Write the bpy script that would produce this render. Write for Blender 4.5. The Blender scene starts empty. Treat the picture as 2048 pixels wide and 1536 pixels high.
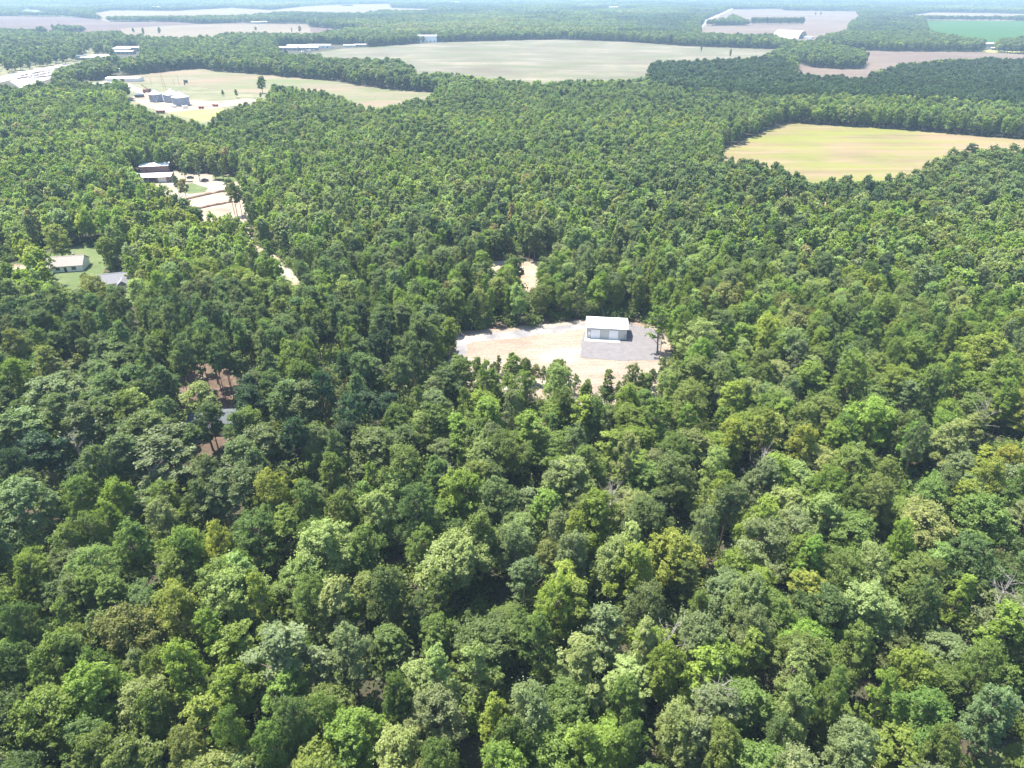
import bpy, bmesh, math, random
import numpy as np
from mathutils import Vector, Matrix, noise as mnoise
from mathutils.geometry import tessellate_polygon

sc = bpy.context.scene
COL = sc.collection
rng = np.random.default_rng(7)
random.seed(7)

# ------------------------------------------------------------------ camera, sky, sun, exposure
CAM_H = 110.0
F_PX = 1365.0
PITCH = math.atan((768 + 26) / F_PX)
cam_d = bpy.data.cameras.new('camera')
cam = bpy.data.objects.new('camera', cam_d)
COL.objects.link(cam)
cam.location = (0, 0, CAM_H)
cam.rotation_euler = (math.pi / 2 - PITCH, 0, 0)
cam_d.sensor_width = 36.0
cam_d.lens = 36.0 * F_PX / 2048.0
cam_d.clip_start = 1.0
cam_d.clip_end = 60000
sc.camera = cam

SUN_EL, SUN_AZ = math.radians(66), math.radians(-56)     # azimuth measured from the view direction, clockwise
w = bpy.data.worlds.new('World')
sc.world = w
w.use_nodes = True
wn = w.node_tree
bg = wn.nodes['Background']
sky = wn.nodes.new('ShaderNodeTexSky')
sky.sky_type = 'NISHITA'
sky.sun_disc = False
sky.sun_elevation = SUN_EL
sky.sun_rotation = SUN_AZ
sky.air_density = 1.0
sky.dust_density = 1.0
wn.links.new(sky.outputs[0], bg.inputs[0])
bg.inputs[1].default_value = 0.125

sun_d = bpy.data.lights.new('sun', 'SUN')
sun_d.energy = 5.0
sun_d.angle = math.radians(0.5)
sun_d.color = (1.0, 0.94, 0.83)
sun = bpy.data.objects.new('sun', sun_d)
COL.objects.link(sun)
sdir = Vector((math.sin(SUN_AZ) * math.cos(SUN_EL), math.cos(SUN_AZ) * math.cos(SUN_EL), math.sin(SUN_EL)))
sun.rotation_euler = sdir.to_track_quat('Z', 'Y').to_euler()
sun.location = (0, 0, 300)

sc.view_settings.view_transform = 'Standard'
sc.view_settings.look = 'None'
sc.view_settings.gamma = 1
sc.view_settings.exposure = 1.65
sc.view_settings.use_curve_mapping = False
sc.render.engine = 'CYCLES'
cy = sc.cycles
cy.max_bounces = 6
cy.diffuse_bounces = 4
cy.glossy_bounces = 1
cy.transmission_bounces = 3
cy.transparent_max_bounces = 6
cy.volume_bounces = 0
cy.use_denoising = True
try:
    cy.denoiser = 'OPENIMAGEDENOISE'
except Exception:
    pass
cy.use_adaptive_sampling = True
cy.adaptive_threshold = 0.02
cy.sample_clamp_indirect = 4

# ------------------------------------------------------------------ measuring from the photograph
FW = np.array([0, math.cos(PITCH), -math.sin(PITCH)])
UP = np.array([0, math.sin(PITCH), math.cos(PITCH)])

def at(x, y, h=0.0):
    """ground position (height h) seen at pixel (x, y) of the 2048x1536 photograph"""
    d = FW + np.array([1, 0, 0]) * ((x - 1024) / F_PX) + UP * ((768 - y) / F_PX)
    dz = min(d[2], -0.0035)
    t = (h - CAM_H) / dz
    return (d[0] * t, d[1] * t)

def proj(px, py, pz):
    v = np.stack([px, py, pz - CAM_H], -1)
    dep = v @ FW
    return 1024 + F_PX * v[..., 0] / dep, 768 - F_PX * (v @ UP) / dep, dep

def poly(pts, h=0.0):
    """list of (x, y) or (x, y, height) photo points -> ground polygon"""
    return [at(p[0], p[1], p[2] if len(p) > 2 else h) for p in pts]

def inside(P, x, y):
    x = np.asarray(x); y = np.asarray(y)
    r = np.zeros(x.shape, bool)
    n = len(P)
    j = n - 1
    for i in range(n):
        xi, yi = P[i]; xj, yj = P[j]
        if yi != yj:
            c = ((yi > y) != (yj > y)) & (x < (xj - xi) * (y - yi) / (yj - yi) + xi)
            r ^= c
        j = i
    return r

# ------------------------------------------------------------------ materials
def new_mat(name):
    m = bpy.data.materials.new(name)
    m.use_nodes = True
    nt = m.node_tree
    b = nt.nodes['Principled BSDF']
    return m, nt, b

def N(nt, t, **kw):
    n = nt.nodes.new(t)
    for k, v in kw.items():
        setattr(n, k, v)
    return n

def ramp(nt, fac, stops):
    r = N(nt, 'ShaderNodeValToRGB')
    e = r.color_ramp.elements
    while len(e) < len(stops):
        e.new(0.5)
    for i, (p, c) in enumerate(stops):
        e[i].position = p
        e[i].color = (*c, 1)
    nt.links.new(fac, r.inputs[0])
    return r.outputs[0]

def noise_fac(nt, scale, detail=4, rough=0.6, stretch=(1, 1, 1), rot=0, coords='Object'):
    tc = N(nt, 'ShaderNodeTexCoord')
    mp = N(nt, 'ShaderNodeMapping')
    mp.inputs['Scale'].default_value = stretch
    mp.inputs['Rotation'].default_value = (0, 0, rot)
    nz = N(nt, 'ShaderNodeTexNoise')
    nz.inputs['Scale'].default_value = scale
    nz.inputs['Detail'].default_value = detail
    nz.inputs['Roughness'].default_value = rough
    nt.links.new(tc.outputs[coords], mp.inputs[0])
    nt.links.new(mp.outputs[0], nz.inputs[0])
    return nz.outputs[0]

def mix(nt, a, b, fac, mode='MIX'):
    m = N(nt, 'ShaderNodeMix', data_type='RGBA', blend_type=mode)
    for s, v in ((m.inputs[0], fac), (m.inputs[6], a), (m.inputs[7], b)):
        if hasattr(v, 'links') or hasattr(v, 'is_linked'):
            nt.links.new(v, s)
        elif isinstance(v, (int, float)):
            s.default_value = v
        else:
            s.default_value = (*v, 1)
    return m.outputs[2]

def plain(name, col, rough=0.7, metal=0.0, var=0.15, scale=3.0, bump=0.0, stretch=(1, 1, 1)):
    m, nt, b = new_mat(name)
    f = noise_fac(nt, scale, stretch=stretch)
    c1 = tuple(min(1, c * (1 - var)) for c in col)
    c2 = tuple(min(1, c * (1 + var)) for c in col)
    nt.links.new(ramp(nt, f, [(0.3, c1), (0.7, c2)]), b.inputs['Base Color'])
    b.inputs['Roughness'].default_value = rough
    b.inputs['Metallic'].default_value = metal
    if bump:
        bp = N(nt, 'ShaderNodeBump')
        bp.inputs['Strength'].default_value = bump
        nt.links.new(f, bp.inputs['Height'])
        nt.links.new(bp.outputs[0], b.inputs['Normal'])
    return m

def field_mat(name, c1, c2, c3, big=0.006, rot=0.0, rowamt=0.5, greenish=None):
    """tilled or sown field: broad soil patches, finer mottling, faint rows"""
    m, nt, b = new_mat(name)
    f1 = noise_fac(nt, big, 5, 0.6)
    base = ramp(nt, f1, [(0.33, c1), (0.5, c2), (0.68, c3)])
    f2 = noise_fac(nt, big * 4, 4, 0.65, stretch=(0.3, 1.2, 1))
    base = mix(nt, base, tuple(c * 0.72 for c in c2), ramp(nt, f2, [(0.45, (0, 0, 0)), (0.75, (0.8, 0.8, 0.8))]))
    f3 = noise_fac(nt, 0.12, 3, 0.7, stretch=(0.02, 1, 1))
    base = mix(nt, base, ramp(nt, f3, [(0.3, (0.55, 0.55, 0.55)), (0.7, (1.3, 1.3, 1.3))]), rowamt, 'MULTIPLY')
    if greenish:
        f4 = noise_fac(nt, big * 1.7, 4, 0.6, stretch=(0.5, 1.6, 1))
        base = mix(nt, base, greenish, ramp(nt, f4, [(0.46, (0, 0, 0)), (0.62, (0.8, 0.8, 0.8))]))
    nt.links.new(base, b.inputs['Base Color'])
    b.inputs['Roughness'].default_value = 0.95
    b.inputs['Specular IOR Level'].default_value = 0.1
    return m

def foliage_mat(name, gloss, rough, trans):
    """leaf colour = the tree's own tint, varied leaf by leaf and clump by clump"""
    m, nt, b = new_mat(name)
    at1 = N(nt, 'ShaderNodeAttribute', attribute_type='INSTANCER', attribute_name='tint')
    at2 = N(nt, 'ShaderNodeAttribute', attribute_type='GEOMETRY', attribute_name='leafv')
    k = ramp(nt, at2.outputs['Fac'], [(0.0, (0.62, 0.66, 0.55)), (0.5, (1.0, 1.0, 1.0)), (1.0, (1.45, 1.36, 1.5))])
    c = mix(nt, at1.outputs['Color'], k, 1.0, 'MULTIPLY')
    nt.links.new(c, b.inputs['Base Color'])
    b.inputs['Roughness'].default_value = rough
    b.inputs['Specular IOR Level'].default_value = gloss
    tr = N(nt, 'ShaderNodeBsdfTranslucent')
    tc = mix(nt, c, (1.35, 1.5, 0.55), 1.0, 'MULTIPLY')
    nt.links.new(tc, tr.inputs[0])
    ms = N(nt, 'ShaderNodeMixShader')
    ms.inputs[0].default_value = trans
    nt.links.new(b.outputs[0], ms.inputs[1])
    nt.links.new(tr.outputs[0], ms.inputs[2])
    nt.links.new(ms.outputs[0], nt.nodes['Material Output'].inputs[0])
    return m

M = {}
M['leaf'] = foliage_mat('broadleaf_foliage', 0.3, 0.55, 0.48)
M['needle'] = foliage_mat('pine_needles', 0.3, 0.55, 0.40)
M['bark'] = plain('bark_grey_brown', (0.16, 0.125, 0.095), 0.9, var=0.3, scale=2.5, stretch=(1, 1, 0.2))
M['pbark'] = plain('pine_bark', (0.20, 0.12, 0.08), 0.9, var=0.35, scale=2.0, stretch=(1, 1, 0.3))
M['deadwood'] = plain('dead_wood', (0.24, 0.215, 0.19), 0.9, var=0.25, scale=2.0)

def ground_mat():
    m, nt, b = new_mat('forest_floor')
    f = noise_fac(nt, 0.05, 8, 0.7)
    c = ramp(nt, f, [(0.32, (0.022, 0.032, 0.012)), (0.5, (0.04, 0.038, 0.02)), (0.68, (0.075, 0.052, 0.032))])
    g = noise_fac(nt, 0.9, 4, 0.7)
    c = mix(nt, c, ramp(nt, g, [(0.35, (0.6, 0.6, 0.6)), (0.7, (1.3, 1.3, 1.3))]), 1.0, 'MULTIPLY')
    nt.links.new(c, b.inputs['Base Color'])
    b.inputs['Roughness'].default_value = 1
    return m

def sand_mat(name='sand_clearing', orange=0.6, k=1.0):
    m, nt, b = new_mat(name)
    C = lambda *c: tuple(v * k for v in c)
    f = noise_fac(nt, 0.035, 8, 0.62, stretch=(1, 1.9, 1))
    c = ramp(nt, f, [(0.30, C(0.16, 0.115, 0.085)), (0.44, C(0.22, 0.18, 0.14)), (0.56, C(0.25, 0.215, 0.168)), (0.66, C(0.35, 0.33, 0.29))])
    f2 = noise_fac(nt, 0.14, 6, 0.75, stretch=(0.5, 2.2, 1), rot=0.15)
    c = mix(nt, c, C(0.185, 0.115, 0.078), ramp(nt, f2, [(0.48, (0, 0, 0)), (0.68, (orange,) * 3)]))
    # tyre ruts: thin wandering parallel marks
    tc = N(nt, 'ShaderNodeTexCoord'); mp = N(nt, 'ShaderNodeMapping')
    mp.inputs['Rotation'].default_value = (0, 0, 1.45)
    wv = N(nt, 'ShaderNodeTexWave', wave_type='BANDS', bands_direction='X')
    wv.inputs['Scale'].default_value = 0.16; wv.inputs['Distortion'].default_value = 9; wv.inputs['Detail'].default_value = 3
    wv.inputs['Detail Scale'].default_value = 0.12
    nt.links.new(tc.outputs['Object'], mp.inputs[0]); nt.links.new(mp.outputs[0], wv.inputs[0])
    c = mix(nt, c, C(0.19, 0.125, 0.085), ramp(nt, wv.outputs[0], [(0.86, (0, 0, 0)), (0.97, (0.4, 0.4, 0.4))]))
    f3 = noise_fac(nt, 1.1, 5, 0.75)
    c = mix(nt, c, ramp(nt, f3, [(0.3, (0.62, 0.62, 0.62)), (0.7, (1.2, 1.2, 1.2))]), 1.0, 'MULTIPLY')
    nt.links.new(c, b.inputs['Base Color'])
    b.inputs['Roughness'].default_value = 0.95
    bp = N(nt, 'ShaderNodeBump'); bp.inputs['Strength'].default_value = 0.5; bp.inputs['Distance'].default_value = 0.3
    nt.links.new(f3, bp.inputs['Height']); nt.links.new(bp.outputs[0], b.inputs['Normal'])
    return m

def mixed_ground(name, a, bcol, c3, scale, stretch=(1, 1, 1)):
    m, nt, b = new_mat(name)
    f = noise_fac(nt, scale, 6, 0.7, stretch=stretch)
    c = ramp(nt, f, [(0.36, a), (0.5, bcol), (0.64, c3)])
    nt.links.new(c, b.inputs['Base Color'])
    b.inputs['Roughness'].default_value = 0.95
    return m

M['ground'] = ground_mat()
M['sand'] = sand_mat()
M['sandlot'] = sand_mat('sand_lot', 0.35, 1.15)
M['gravel'] = mixed_ground('gravel', (0.115, 0.107, 0.111), (0.132, 0.123, 0.127), (0.15, 0.14, 0.144), 0.5)
M['gravel_worn'] = mixed_ground('worn_gravel', (0.13, 0.125, 0.135), (0.185, 0.175, 0.172), (0.33, 0.28, 0.225), 0.12)
M['concrete'] = plain('concrete', (0.52, 0.50, 0.47), 0.8, var=0.06)
M['pale_road'] = mixed_ground('pale_road', (0.21, 0.195, 0.17), (0.28, 0.26, 0.235), (0.37, 0.35, 0.32), 0.03)
M['asphalt'] = mixed_ground('asphalt', (0.09, 0.09, 0.09), (0.12, 0.12, 0.12), (0.15, 0.15, 0.15), 0.2)
M['straw'] = mixed_ground('pine_straw', (0.05, 0.032, 0.02), (0.075, 0.048, 0.033), (0.13, 0.09, 0.066), 0.12)
M['lawn'] = mixed_ground('lawn', (0.05, 0.08, 0.02), (0.07, 0.10, 0.027), (0.11, 0.12, 0.05), 0.06)
M['meadow'] = mixed_ground('meadow', (0.07, 0.082, 0.028), (0.115, 0.115, 0.052), (0.17, 0.15, 0.09), 0.03, (1, 2, 1))
M['yellow_grass'] = mixed_ground('yellow_grass', (0.17, 0.20, 0.035), (0.25, 0.25, 0.055), (0.31, 0.28, 0.095), 0.05)
M['dirt'] = mixed_ground('dirt', (0.17, 0.10, 0.07), (0.25, 0.19, 0.135), (0.33, 0.28, 0.215), 0.035, (1, 2, 1))
M['white_metal'] = plain('white_metal_roof', (0.80, 0.80, 0.79), 0.45, var=0.03)
M['berm'] = mixed_ground('reddish_earth', (0.13, 0.07, 0.045), (0.18, 0.11, 0.075), (0.25, 0.17, 0.12), 0.3)
M['far_roof'] = plain('far_pale_roof', (0.46, 0.46, 0.46), 0.6, var=0.1)
M['far_wall'] = plain('far_pale_wall', (0.36, 0.35, 0.33), 0.8, var=0.1)
M['wall_green'] = plain('grey_green_siding', (0.50, 0.50, 0.46), 0.6, var=0.05)
M['door_white'] = plain('white_door_panel', (0.85, 0.84, 0.82), 0.5, var=0.03)
M['trim'] = plain('grey_trim', (0.35, 0.36, 0.35), 0.5, var=0.05)
M['glass'] = plain('dark_window_glass', (0.03, 0.04, 0.05), 0.08, var=0.1)
M['galv'] = plain('galvanised_steel', (0.27, 0.30, 0.36), 0.5, 0.3, var=0.12, scale=0.8)
M['galv_roof'] = plain('galvanised_roof', (0.68, 0.70, 0.74), 0.45, 0.3, var=0.06)
M['red_wall'] = plain('dark_red_siding', (0.20, 0.13, 0.13), 0.7)
M['brown_roof'] = plain('brown_shingles', (0.25, 0.215, 0.20), 0.9, var=0.2)
M['grey_roof'] = plain('grey_shingles', (0.16, 0.16, 0.175), 0.9, var=0.2)
M['blue_roof'] = plain('blue_grey_shingles', (0.075, 0.085, 0.10), 0.9, var=0.2)
M['cream'] = plain('cream_wall', (0.68, 0.64, 0.56), 0.8, var=0.05)
M['white_wall'] = plain('white_wall', (0.74, 0.74, 0.73), 0.7, var=0.05)
M['wood'] = plain('weathered_pole', (0.19, 0.15, 0.12), 0.9)
M['dark'] = plain('dark_rubber', (0.03, 0.03, 0.035), 0.6)
M['rust'] = plain('rusty_steel', (0.17, 0.06, 0.04), 0.8, var=0.4)
M['car_white'] = plain('white_car_paint', (0.75, 0.75, 0.76), 0.25, var=0.02)
M['car_silver'] = plain('silver_car_paint', (0.45, 0.46, 0.48), 0.25, 0.3, var=0.02)
M['car_dark'] = plain('dark_car_paint', (0.04, 0.045, 0.06), 0.25, var=0.02)
M['car_red'] = plain('red_car_paint', (0.32, 0.03, 0.03), 0.25, var=0.02)

# ------------------------------------------------------------------ object helpers
def tag(o, label=None, cat=None, group=None, kind=None):
    if label: o['label'] = label
    if cat: o['category'] = cat
    if group: o['group'] = group
    if kind: o['kind'] = kind
    return o

def thing(name, label, cat, loc=(0, 0, 0), rz=0.0, group=None):
    o = bpy.data.objects.new(name, None)
    o.empty_display_size = 0.5
    COL.objects.link(o)
    o.location = loc
    o.rotation_euler = (0, 0, rz)
    return tag(o, label, cat, group)

class MB:
    def __init__(s):
        s.v, s.f = [], []
    def add(s, vs, fs):
        k = len(s.v)
        s.v += [tuple(v) for v in vs]
        s.f += [tuple(i + k for i in f) for f in fs]
        return s
    def box(s, x0, x1, y0, y1, z0, z1):
        return s.add([(x0, y0, z0), (x1, y0, z0), (x1, y1, z0), (x0, y1, z0), (x0, y0, z1), (x1, y0, z1), (x1, y1, z1), (x0, y1, z1)],
                     [(0, 3, 2, 1), (4, 5, 6, 7), (0, 1, 5, 4), (1, 2, 6, 5), (2, 3, 7, 6), (3, 0, 4, 7)])
    def prism(s, prof, x0, x1):
        """profile of (y, z) points extruded along x"""
        n = len(prof)
        vs = [(x0, y, z) for y, z in prof] + [(x1, y, z) for y, z in prof]
        fs = [tuple(range(n - 1, -1, -1)), tuple(range(n, 2 * n))]
        fs += [(i, (i + 1) % n, n + (i + 1) % n, n + i) for i in range(n)]
        return s.add(vs, fs)
    def tube(s, pts, rad, n=6):
        rings = []
        for i, p in enumerate(pts):
            p = Vector(p)
            d = (Vector(pts[min(i + 1, len(pts) - 1)]) - Vector(pts[max(i - 1, 0)])).normalized()
            a = d.cross(Vector((0.3, 1, 0.1))).normalized()
            b = d.cross(a)
            r = rad[i] if hasattr(rad, '__len__') else rad
            rings.append([p + (a * math.cos(t) + b * math.sin(t)) * r for t in [2 * math.pi * k / n for k in range(n)]])
        vs = [v for r in rings for v in r]
        fs = []
        for i in range(len(rings) - 1):
            for k in range(n):
                fs.append((i * n + k, i * n + (k + 1) % n, (i + 1) * n + (k + 1) % n, (i + 1) * n + k))
        fs.append(tuple(range(n - 1, -1, -1)))
        fs.append(tuple((len(rings) - 1) * n + k for k in range(n)))
        return s.add(vs, fs)
    def lathe(s, prof, n=32, cx=0, cy=0):
        vs = []
        for r, z in prof:
            vs += [(cx + r * math.cos(2 * math.pi * k / n), cy + r * math.sin(2 * math.pi * k / n), z) for k in range(n)]
        fs = []
        for i in range(len(prof) - 1):
            for k in range(n):
                fs.append((i * n + k, i * n + (k + 1) % n, (i + 1) * n + (k + 1) % n, (i + 1) * n + k))
        fs.append(tuple(range(n - 1, -1, -1)))
        fs.append(tuple((len(prof) - 1) * n + k for k in range(n)))
        return s.add(vs, fs)
    def mesh(s, name, mat):
        me = bpy.data.meshes.new(name)
        me.from_pydata(s.v, [], s.f)
        if mat: me.materials.append(mat)
        me.update()
        return me
    def build(s, name, mat, parent=None):
        o = bpy.data.objects.new(name, s.mesh(name, mat))
        COL.objects.link(o)
        if parent: o.parent = parent
        return o

def copy_thing(src, loc, rz=0.0, label=None, group=None, scale=None):
    r = src.copy(); COL.objects.link(r)
    r.location = loc; r.rotation_euler = (0, 0, rz)
    if scale: r.scale = scale
    if label: r['label'] = label
    if group: r['group'] = group
    for ch in src.children:
        c = ch.copy(); COL.objects.link(c); c.parent = r
        for g in ch.children:
            d = g.copy(); COL.objects.link(d); d.parent = c
    return r

def rough_edge(P, step, amp, seed=0):
    out = []
    n = len(P)
    for i in range(n):
        a = Vector((*P[i], 0)); b = Vector((*P[(i + 1) % n], 0))
        L = (b - a).length
        k = max(1, min(80, int(L / step)))
        nrm = Vector((-(b - a).y, (b - a).x, 0)) / max(L, 1e-6)
        for j in range(k):
            p = a.lerp(b, j / k)
            q = mnoise.noise(Vector((p.x / (step * 3), p.y / (step * 3), seed))) + 0.5 * mnoise.noise(Vector((p.x / step, p.y / step, seed + 5)))
            p = p + nrm * q * amp
            out.append((p.x, p.y))
    return out

def sheet(name, P, z, mat, label=None, step=6, amp=0.0, seed=0, parent=None):
    if amp: P = rough_edge(P, step, amp, seed)
    tris = tessellate_polygon([[Vector((x, y, 0)) for x, y in P]])
    me = bpy.data.meshes.new(name)
    fs = []
    for t in tris:
        a, b, c = (P[i] for i in t)
        cr = (b[0] - a[0]) * (c[1] - a[1]) - (b[1] - a[1]) * (c[0] - a[0])
        fs.append(t if cr > 0 else (t[0], t[2], t[1]))
    me.from_pydata([(x, y, z) for x, y in P], [], fs)
    me.materials.append(mat)
    o = bpy.data.objects.new(name, me)
    COL.objects.link(o)
    tag(o, label, None, None, 'structure')
    return o

# ------------------------------------------------------------------ ground and land use
G = MB().add([(-20000, -400, 0), (20000, -400, 0), (20000, 40000, 0), (-20000, 40000, 0)], [(0, 1, 2, 3)]).build('ground', M['ground'])
tag(G, 'forest floor under the trees', None, None, 'structure')

OPEN = []          # polygons without trees
def field(name, pts, mat, z, label, amp=2.0, step=25, open_=True, seed=0, h=0.0):
    P = poly(pts, h)
    if open_: OPEN.append(P)
    return sheet(name, P, z, mat, label, step, amp, seed)

F = {}
F['centre'] = field_mat('pale_stubble', (0.112, 0.093, 0.069), (0.137, 0.130, 0.096), (0.210, 0.179, 0.137), 0.0075, 0.1, greenish=(0.096, 0.105, 0.055))
F['left'] = field_mat('pale_sown_field', (0.191, 0.143, 0.101), (0.175, 0.153, 0.105), (0.121, 0.130, 0.067), 0.009, 1.3, greenish=(0.105, 0.127, 0.055))
F['yellow'] = field_mat('yellow_green_field', (0.219, 0.156, 0.101), (0.191, 0.153, 0.086), (0.127, 0.137, 0.045), 0.012, 1.45, greenish=(0.149, 0.159, 0.040))
F['plough'] = field_mat('ploughed_pinkish_field', (0.112, 0.082, 0.066), (0.131, 0.101, 0.082), (0.154, 0.122, 0.092), 0.004, 1.5)
F['purple'] = field_mat('bare_purplish_field', (0.088, 0.062, 0.056), (0.105, 0.075, 0.066), (0.125, 0.092, 0.075), 0.003, 1.5)
F['cream'] = field_mat('cream_field', (0.146, 0.109, 0.073), (0.156, 0.127, 0.090), (0.170, 0.146, 0.109), 0.003, 1.5)
F['crop'] = field_mat('green_crop', (0.020, 0.066, 0.010), (0.028, 0.080, 0.012), (0.042, 0.088, 0.020), 0.003, 1.5)
F['palegreen'] = field_mat('pale_green_crop', (0.086, 0.118, 0.056), (0.108, 0.131, 0.069), (0.131, 0.140, 0.086), 0.003, 1.5)

T = 17
field('field', [(625, 106), (690, 97), (731, 95), (868, 85), (1055, 80), (1124, 79), (1257, 84), (1367, 92), (1470, 96), (1562, 99),
                (1575, 106), (1562, 110), (1523, 114, T), (1400, 119, T), (1308, 122, T), (1290, 150, T), (1257, 160, T), (1190, 158, T), (1134, 158, T), (1120, 164, T),
                (1060, 160, T), (970, 153, T), (922, 148, T), (867, 141, T), (830, 144, T), (823, 130, T), (799, 119, T), (686, 117, T), (645, 114, T), (600, 110, 6)],
      F['centre'], 0.05, 'broad pale stubble field behind the forest')
field('field', [(172, 165), (240, 153), (328, 144), (386, 138), (401, 137), (430, 143), (539, 150), (560, 153), (662, 162), (765, 178), (885, 187),
                (850, 197, 16), (779, 203, 17), (765, 213, 17), (707, 206, 17), (697, 198, 16), (683, 192, 15), (628, 187, 13), (560, 188, 9),
                (539, 187), (489, 185), (430, 178), (386, 172), (328, 169), (272, 166), (235, 168), (172, 170)],
      F['left'], 0.06, 'pale field behind the grain bins')
field('field', [(1573, 245), (1796, 259), (1990, 275), (2048, 279), (2300, 297), (2300, 325, 17), (2048, 303, 17), (1951, 300, 17), (1900, 316, 17), (1860, 335, 17), (1838, 352, 16),
                (1796, 350, 18), (1720, 352, 18), (1604, 353, 18), (1554, 330, 18), (1445, 316, 17), (1437, 303)],
      F['yellow'], 0.05, 'yellow green field with pale bare edges')
field('field', [(1655, 99), (1796, 103), (1971, 104), (2048, 109), (2300, 119), (2300, 136, T), (2048, 119, T), (1905, 116, T), (1796, 130, T), (1757, 141, T), (1718, 156, T),
                (1620, 151, T), (1585, 149, T), (1593, 134), (1560, 122), (1575, 117), (1606, 131), (1624, 135), (1670, 138), (1727, 138), (1731, 128), (1720, 119), (1679, 110), (1655, 104)],
      F['plough'], 0.07, 'bare pinkish field right of the wooded spur')
field('field', [(1414, 37), (1460, 19), (1540, 18), (1562, 18), (1570, 21), (1714, 23), (1721, 39), (1698, 55), (1698, 72), (1632, 73, T), (1562, 69, T), (1400, 65, T), (1398, 56)],
      F['plough'], 0.08, 'pinkish field beyond the arched barn')
field('field', [(1770, 37), (1862, 25), (1951, 26), (2048, 28), (2400, 34), (2400, 46), (2048, 42), (1903, 41), (1807, 40)], F['cream'], 0.09, 'cream coloured field')
field('field', [(1845, 41.3), (1903, 41.5), (2048, 42.5), (2400, 46.5), (2400, 76, T), (2048, 74, T), (2000, 76, T), (1985, 88, 5), (1966, 88, 5), (1930, 74, T), (1880, 64, T), (1857, 58, T)],
      F['crop'], 0.07, 'dark green crop field')
field('field', [(-300, 30), (0, 32), (143, 34), (190, 38), (219, 45), (350, 44), (400, 48), (477, 46), (615, 48), (620, 54), (689, 59), (740, 61), (622, 66, T), (562, 65, T),
                (442, 65, T), (430, 72, T), (340, 73, T), (248, 69, T), (240, 61, T), (181, 63, T), (165, 66, T), (100, 68, 4), (85, 64), (60, 57, T), (0, 56, T), (-300, 56, T)],
      F['purple'], 0.08, 'bare purplish field across the left distance')
field('field', [(400, 49), (477, 47.5), (615, 49), (620, 55), (622, 65, T), (562, 64, T), (442, 64, T), (400, 71, T), (340, 72, T), (250, 66, T), (240, 58), (330, 52)],
      F['cream'], 0.30, 'pale end of the purplish field', open_=False)
field('field', [(188, 26), (222, 21), (350, 22), (400, 19), (463, 16), (541, 20), (613, 13), (680, 9), (782, 8), (784, 16), (861, 18), (873, 23), (859, 28),
                (769, 27), (682, 25, T), (579, 22, T), (511, 27, T), (429, 32, T), (340, 33, T), (219, 35, T), (190, 37)], F['cream'], 0.06, 'pale far field')
field('field', [(32, 31), (40, 24), (51, 18), (96, 24), (145, 27), (186, 33), (143, 33.5)], F['palegreen'], 0.10, 'small pale green far field')
for pts in ([(53, 11), (70, 8), (90, 9), (88, 12)], [(145, 11), (160, 8.5), (218, 7.5), (222, 12)], [(250, 8.5), (262, 7), (270, 9.5)], [(93, 11), (98, 8.5), (120, 9.5), (118, 12)]):
    field('field', pts, F['cream'], 0.06, 'thin pale strip near the horizon', amp=0)
field('field', [(1138, 20), (1217, 17), (1276, 18), (1275, 23), (1182, 23.5), (1138, 26)], F['palegreen'], 0.06, 'green strip field in the far woods')
field('field', [(1190, 34), (1200, 32), (1219, 32.5), (1218, 36)], F['cream'], 0.06, 'tiny pale far field')
field('field', [(1372, 26), (1425, 24), (1430, 31), (1375, 32)], F['palegreen'], 0.06, 'small green far field')
field('field', [(1739, 12), (1855, 9), (2048, 7), (2400, 7), (2400, 13), (2048, 13), (1855, 14.5), (1739, 17)], F['palegreen'], 0.06, 'pale far fields at the right horizon')
field('field', [(1320, 21), (1345, 19), (1372, 20.5), (1360, 23)], F['cream'], 0.06, 'tiny cream far field')
fr = random.Random(31)
for k in range(34):
    fx = fr.uniform(-60, 2100); fy = fr.choice([fr.uniform(-6, 8), fr.uniform(4, 22)])
    if fy > 12 and (180 < fx < 900 or fx > 1390): continue
    wv = fr.uniform(14, 90) * (0.6 if fy > 10 else 1); hv = fr.uniform(0.5, 1.6) * (1 + max(fy, 0) * 0.05)
    sk = fr.uniform(-0.3, 0.3)
    field('field', [(fx - wv / 2, fy + sk), (fx - wv / 4, fy - hv / 2), (fx + wv / 2, fy - hv / 2 - sk), (fx + wv / 2.3, fy + hv / 2 - sk), (fx - wv / 5, fy + hv / 2)],
          F[fr.choice(['cream', 'palegreen', 'cream', 'plough', 'palegreen'])], 0.06, 'small strip of field in the far woods', amp=0)
field('road', [(1398, 56), (1394, 55), (1406, 48), (1408, 40), (1418, 37), (1462, 17), (1468, 17), (1428, 37), (1413, 41), (1412, 48), (1403, 56)],
      M['pale_road'], 0.35, 'pale dirt road rising past the far pinkish field', amp=0)

# highway, lots and orchard grass at the far left
field('grass', [(0, 160), (-40, 150), (-40, 118), (0, 113), (100, 100), (190, 95), (225, 105), (215, 116), (165, 126), (60, 140)], M['meadow'], 0.05, 'pale grass under the scattered trees by the highway', open_=False)
SPARSE = [poly([(0, 160), (-60, 155), (-60, 100), (0, 96), (100, 92), (190, 95), (225, 105), (215, 116), (165, 127), (60, 141)])]
field('road', [(-60, 165), (0, 153), (40, 143), (75, 137), (110, 131), (165, 125), (200, 121), (200, 124), (166, 130), (112, 136), (78, 143), (45, 150), (30, 158), (0, 165), (-60, 175)],
      M['pale_road'], 0.12, 'pale highway crossing behind the forest')
field('pavement', [(30, 158), (40, 150), (78, 143), (108, 138), (104, 150), (100, 158), (62, 160, 5), (36, 168, 5), (20, 163)], M['pale_road'], 0.16, 'pale parking lot beside the highway')

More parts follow.
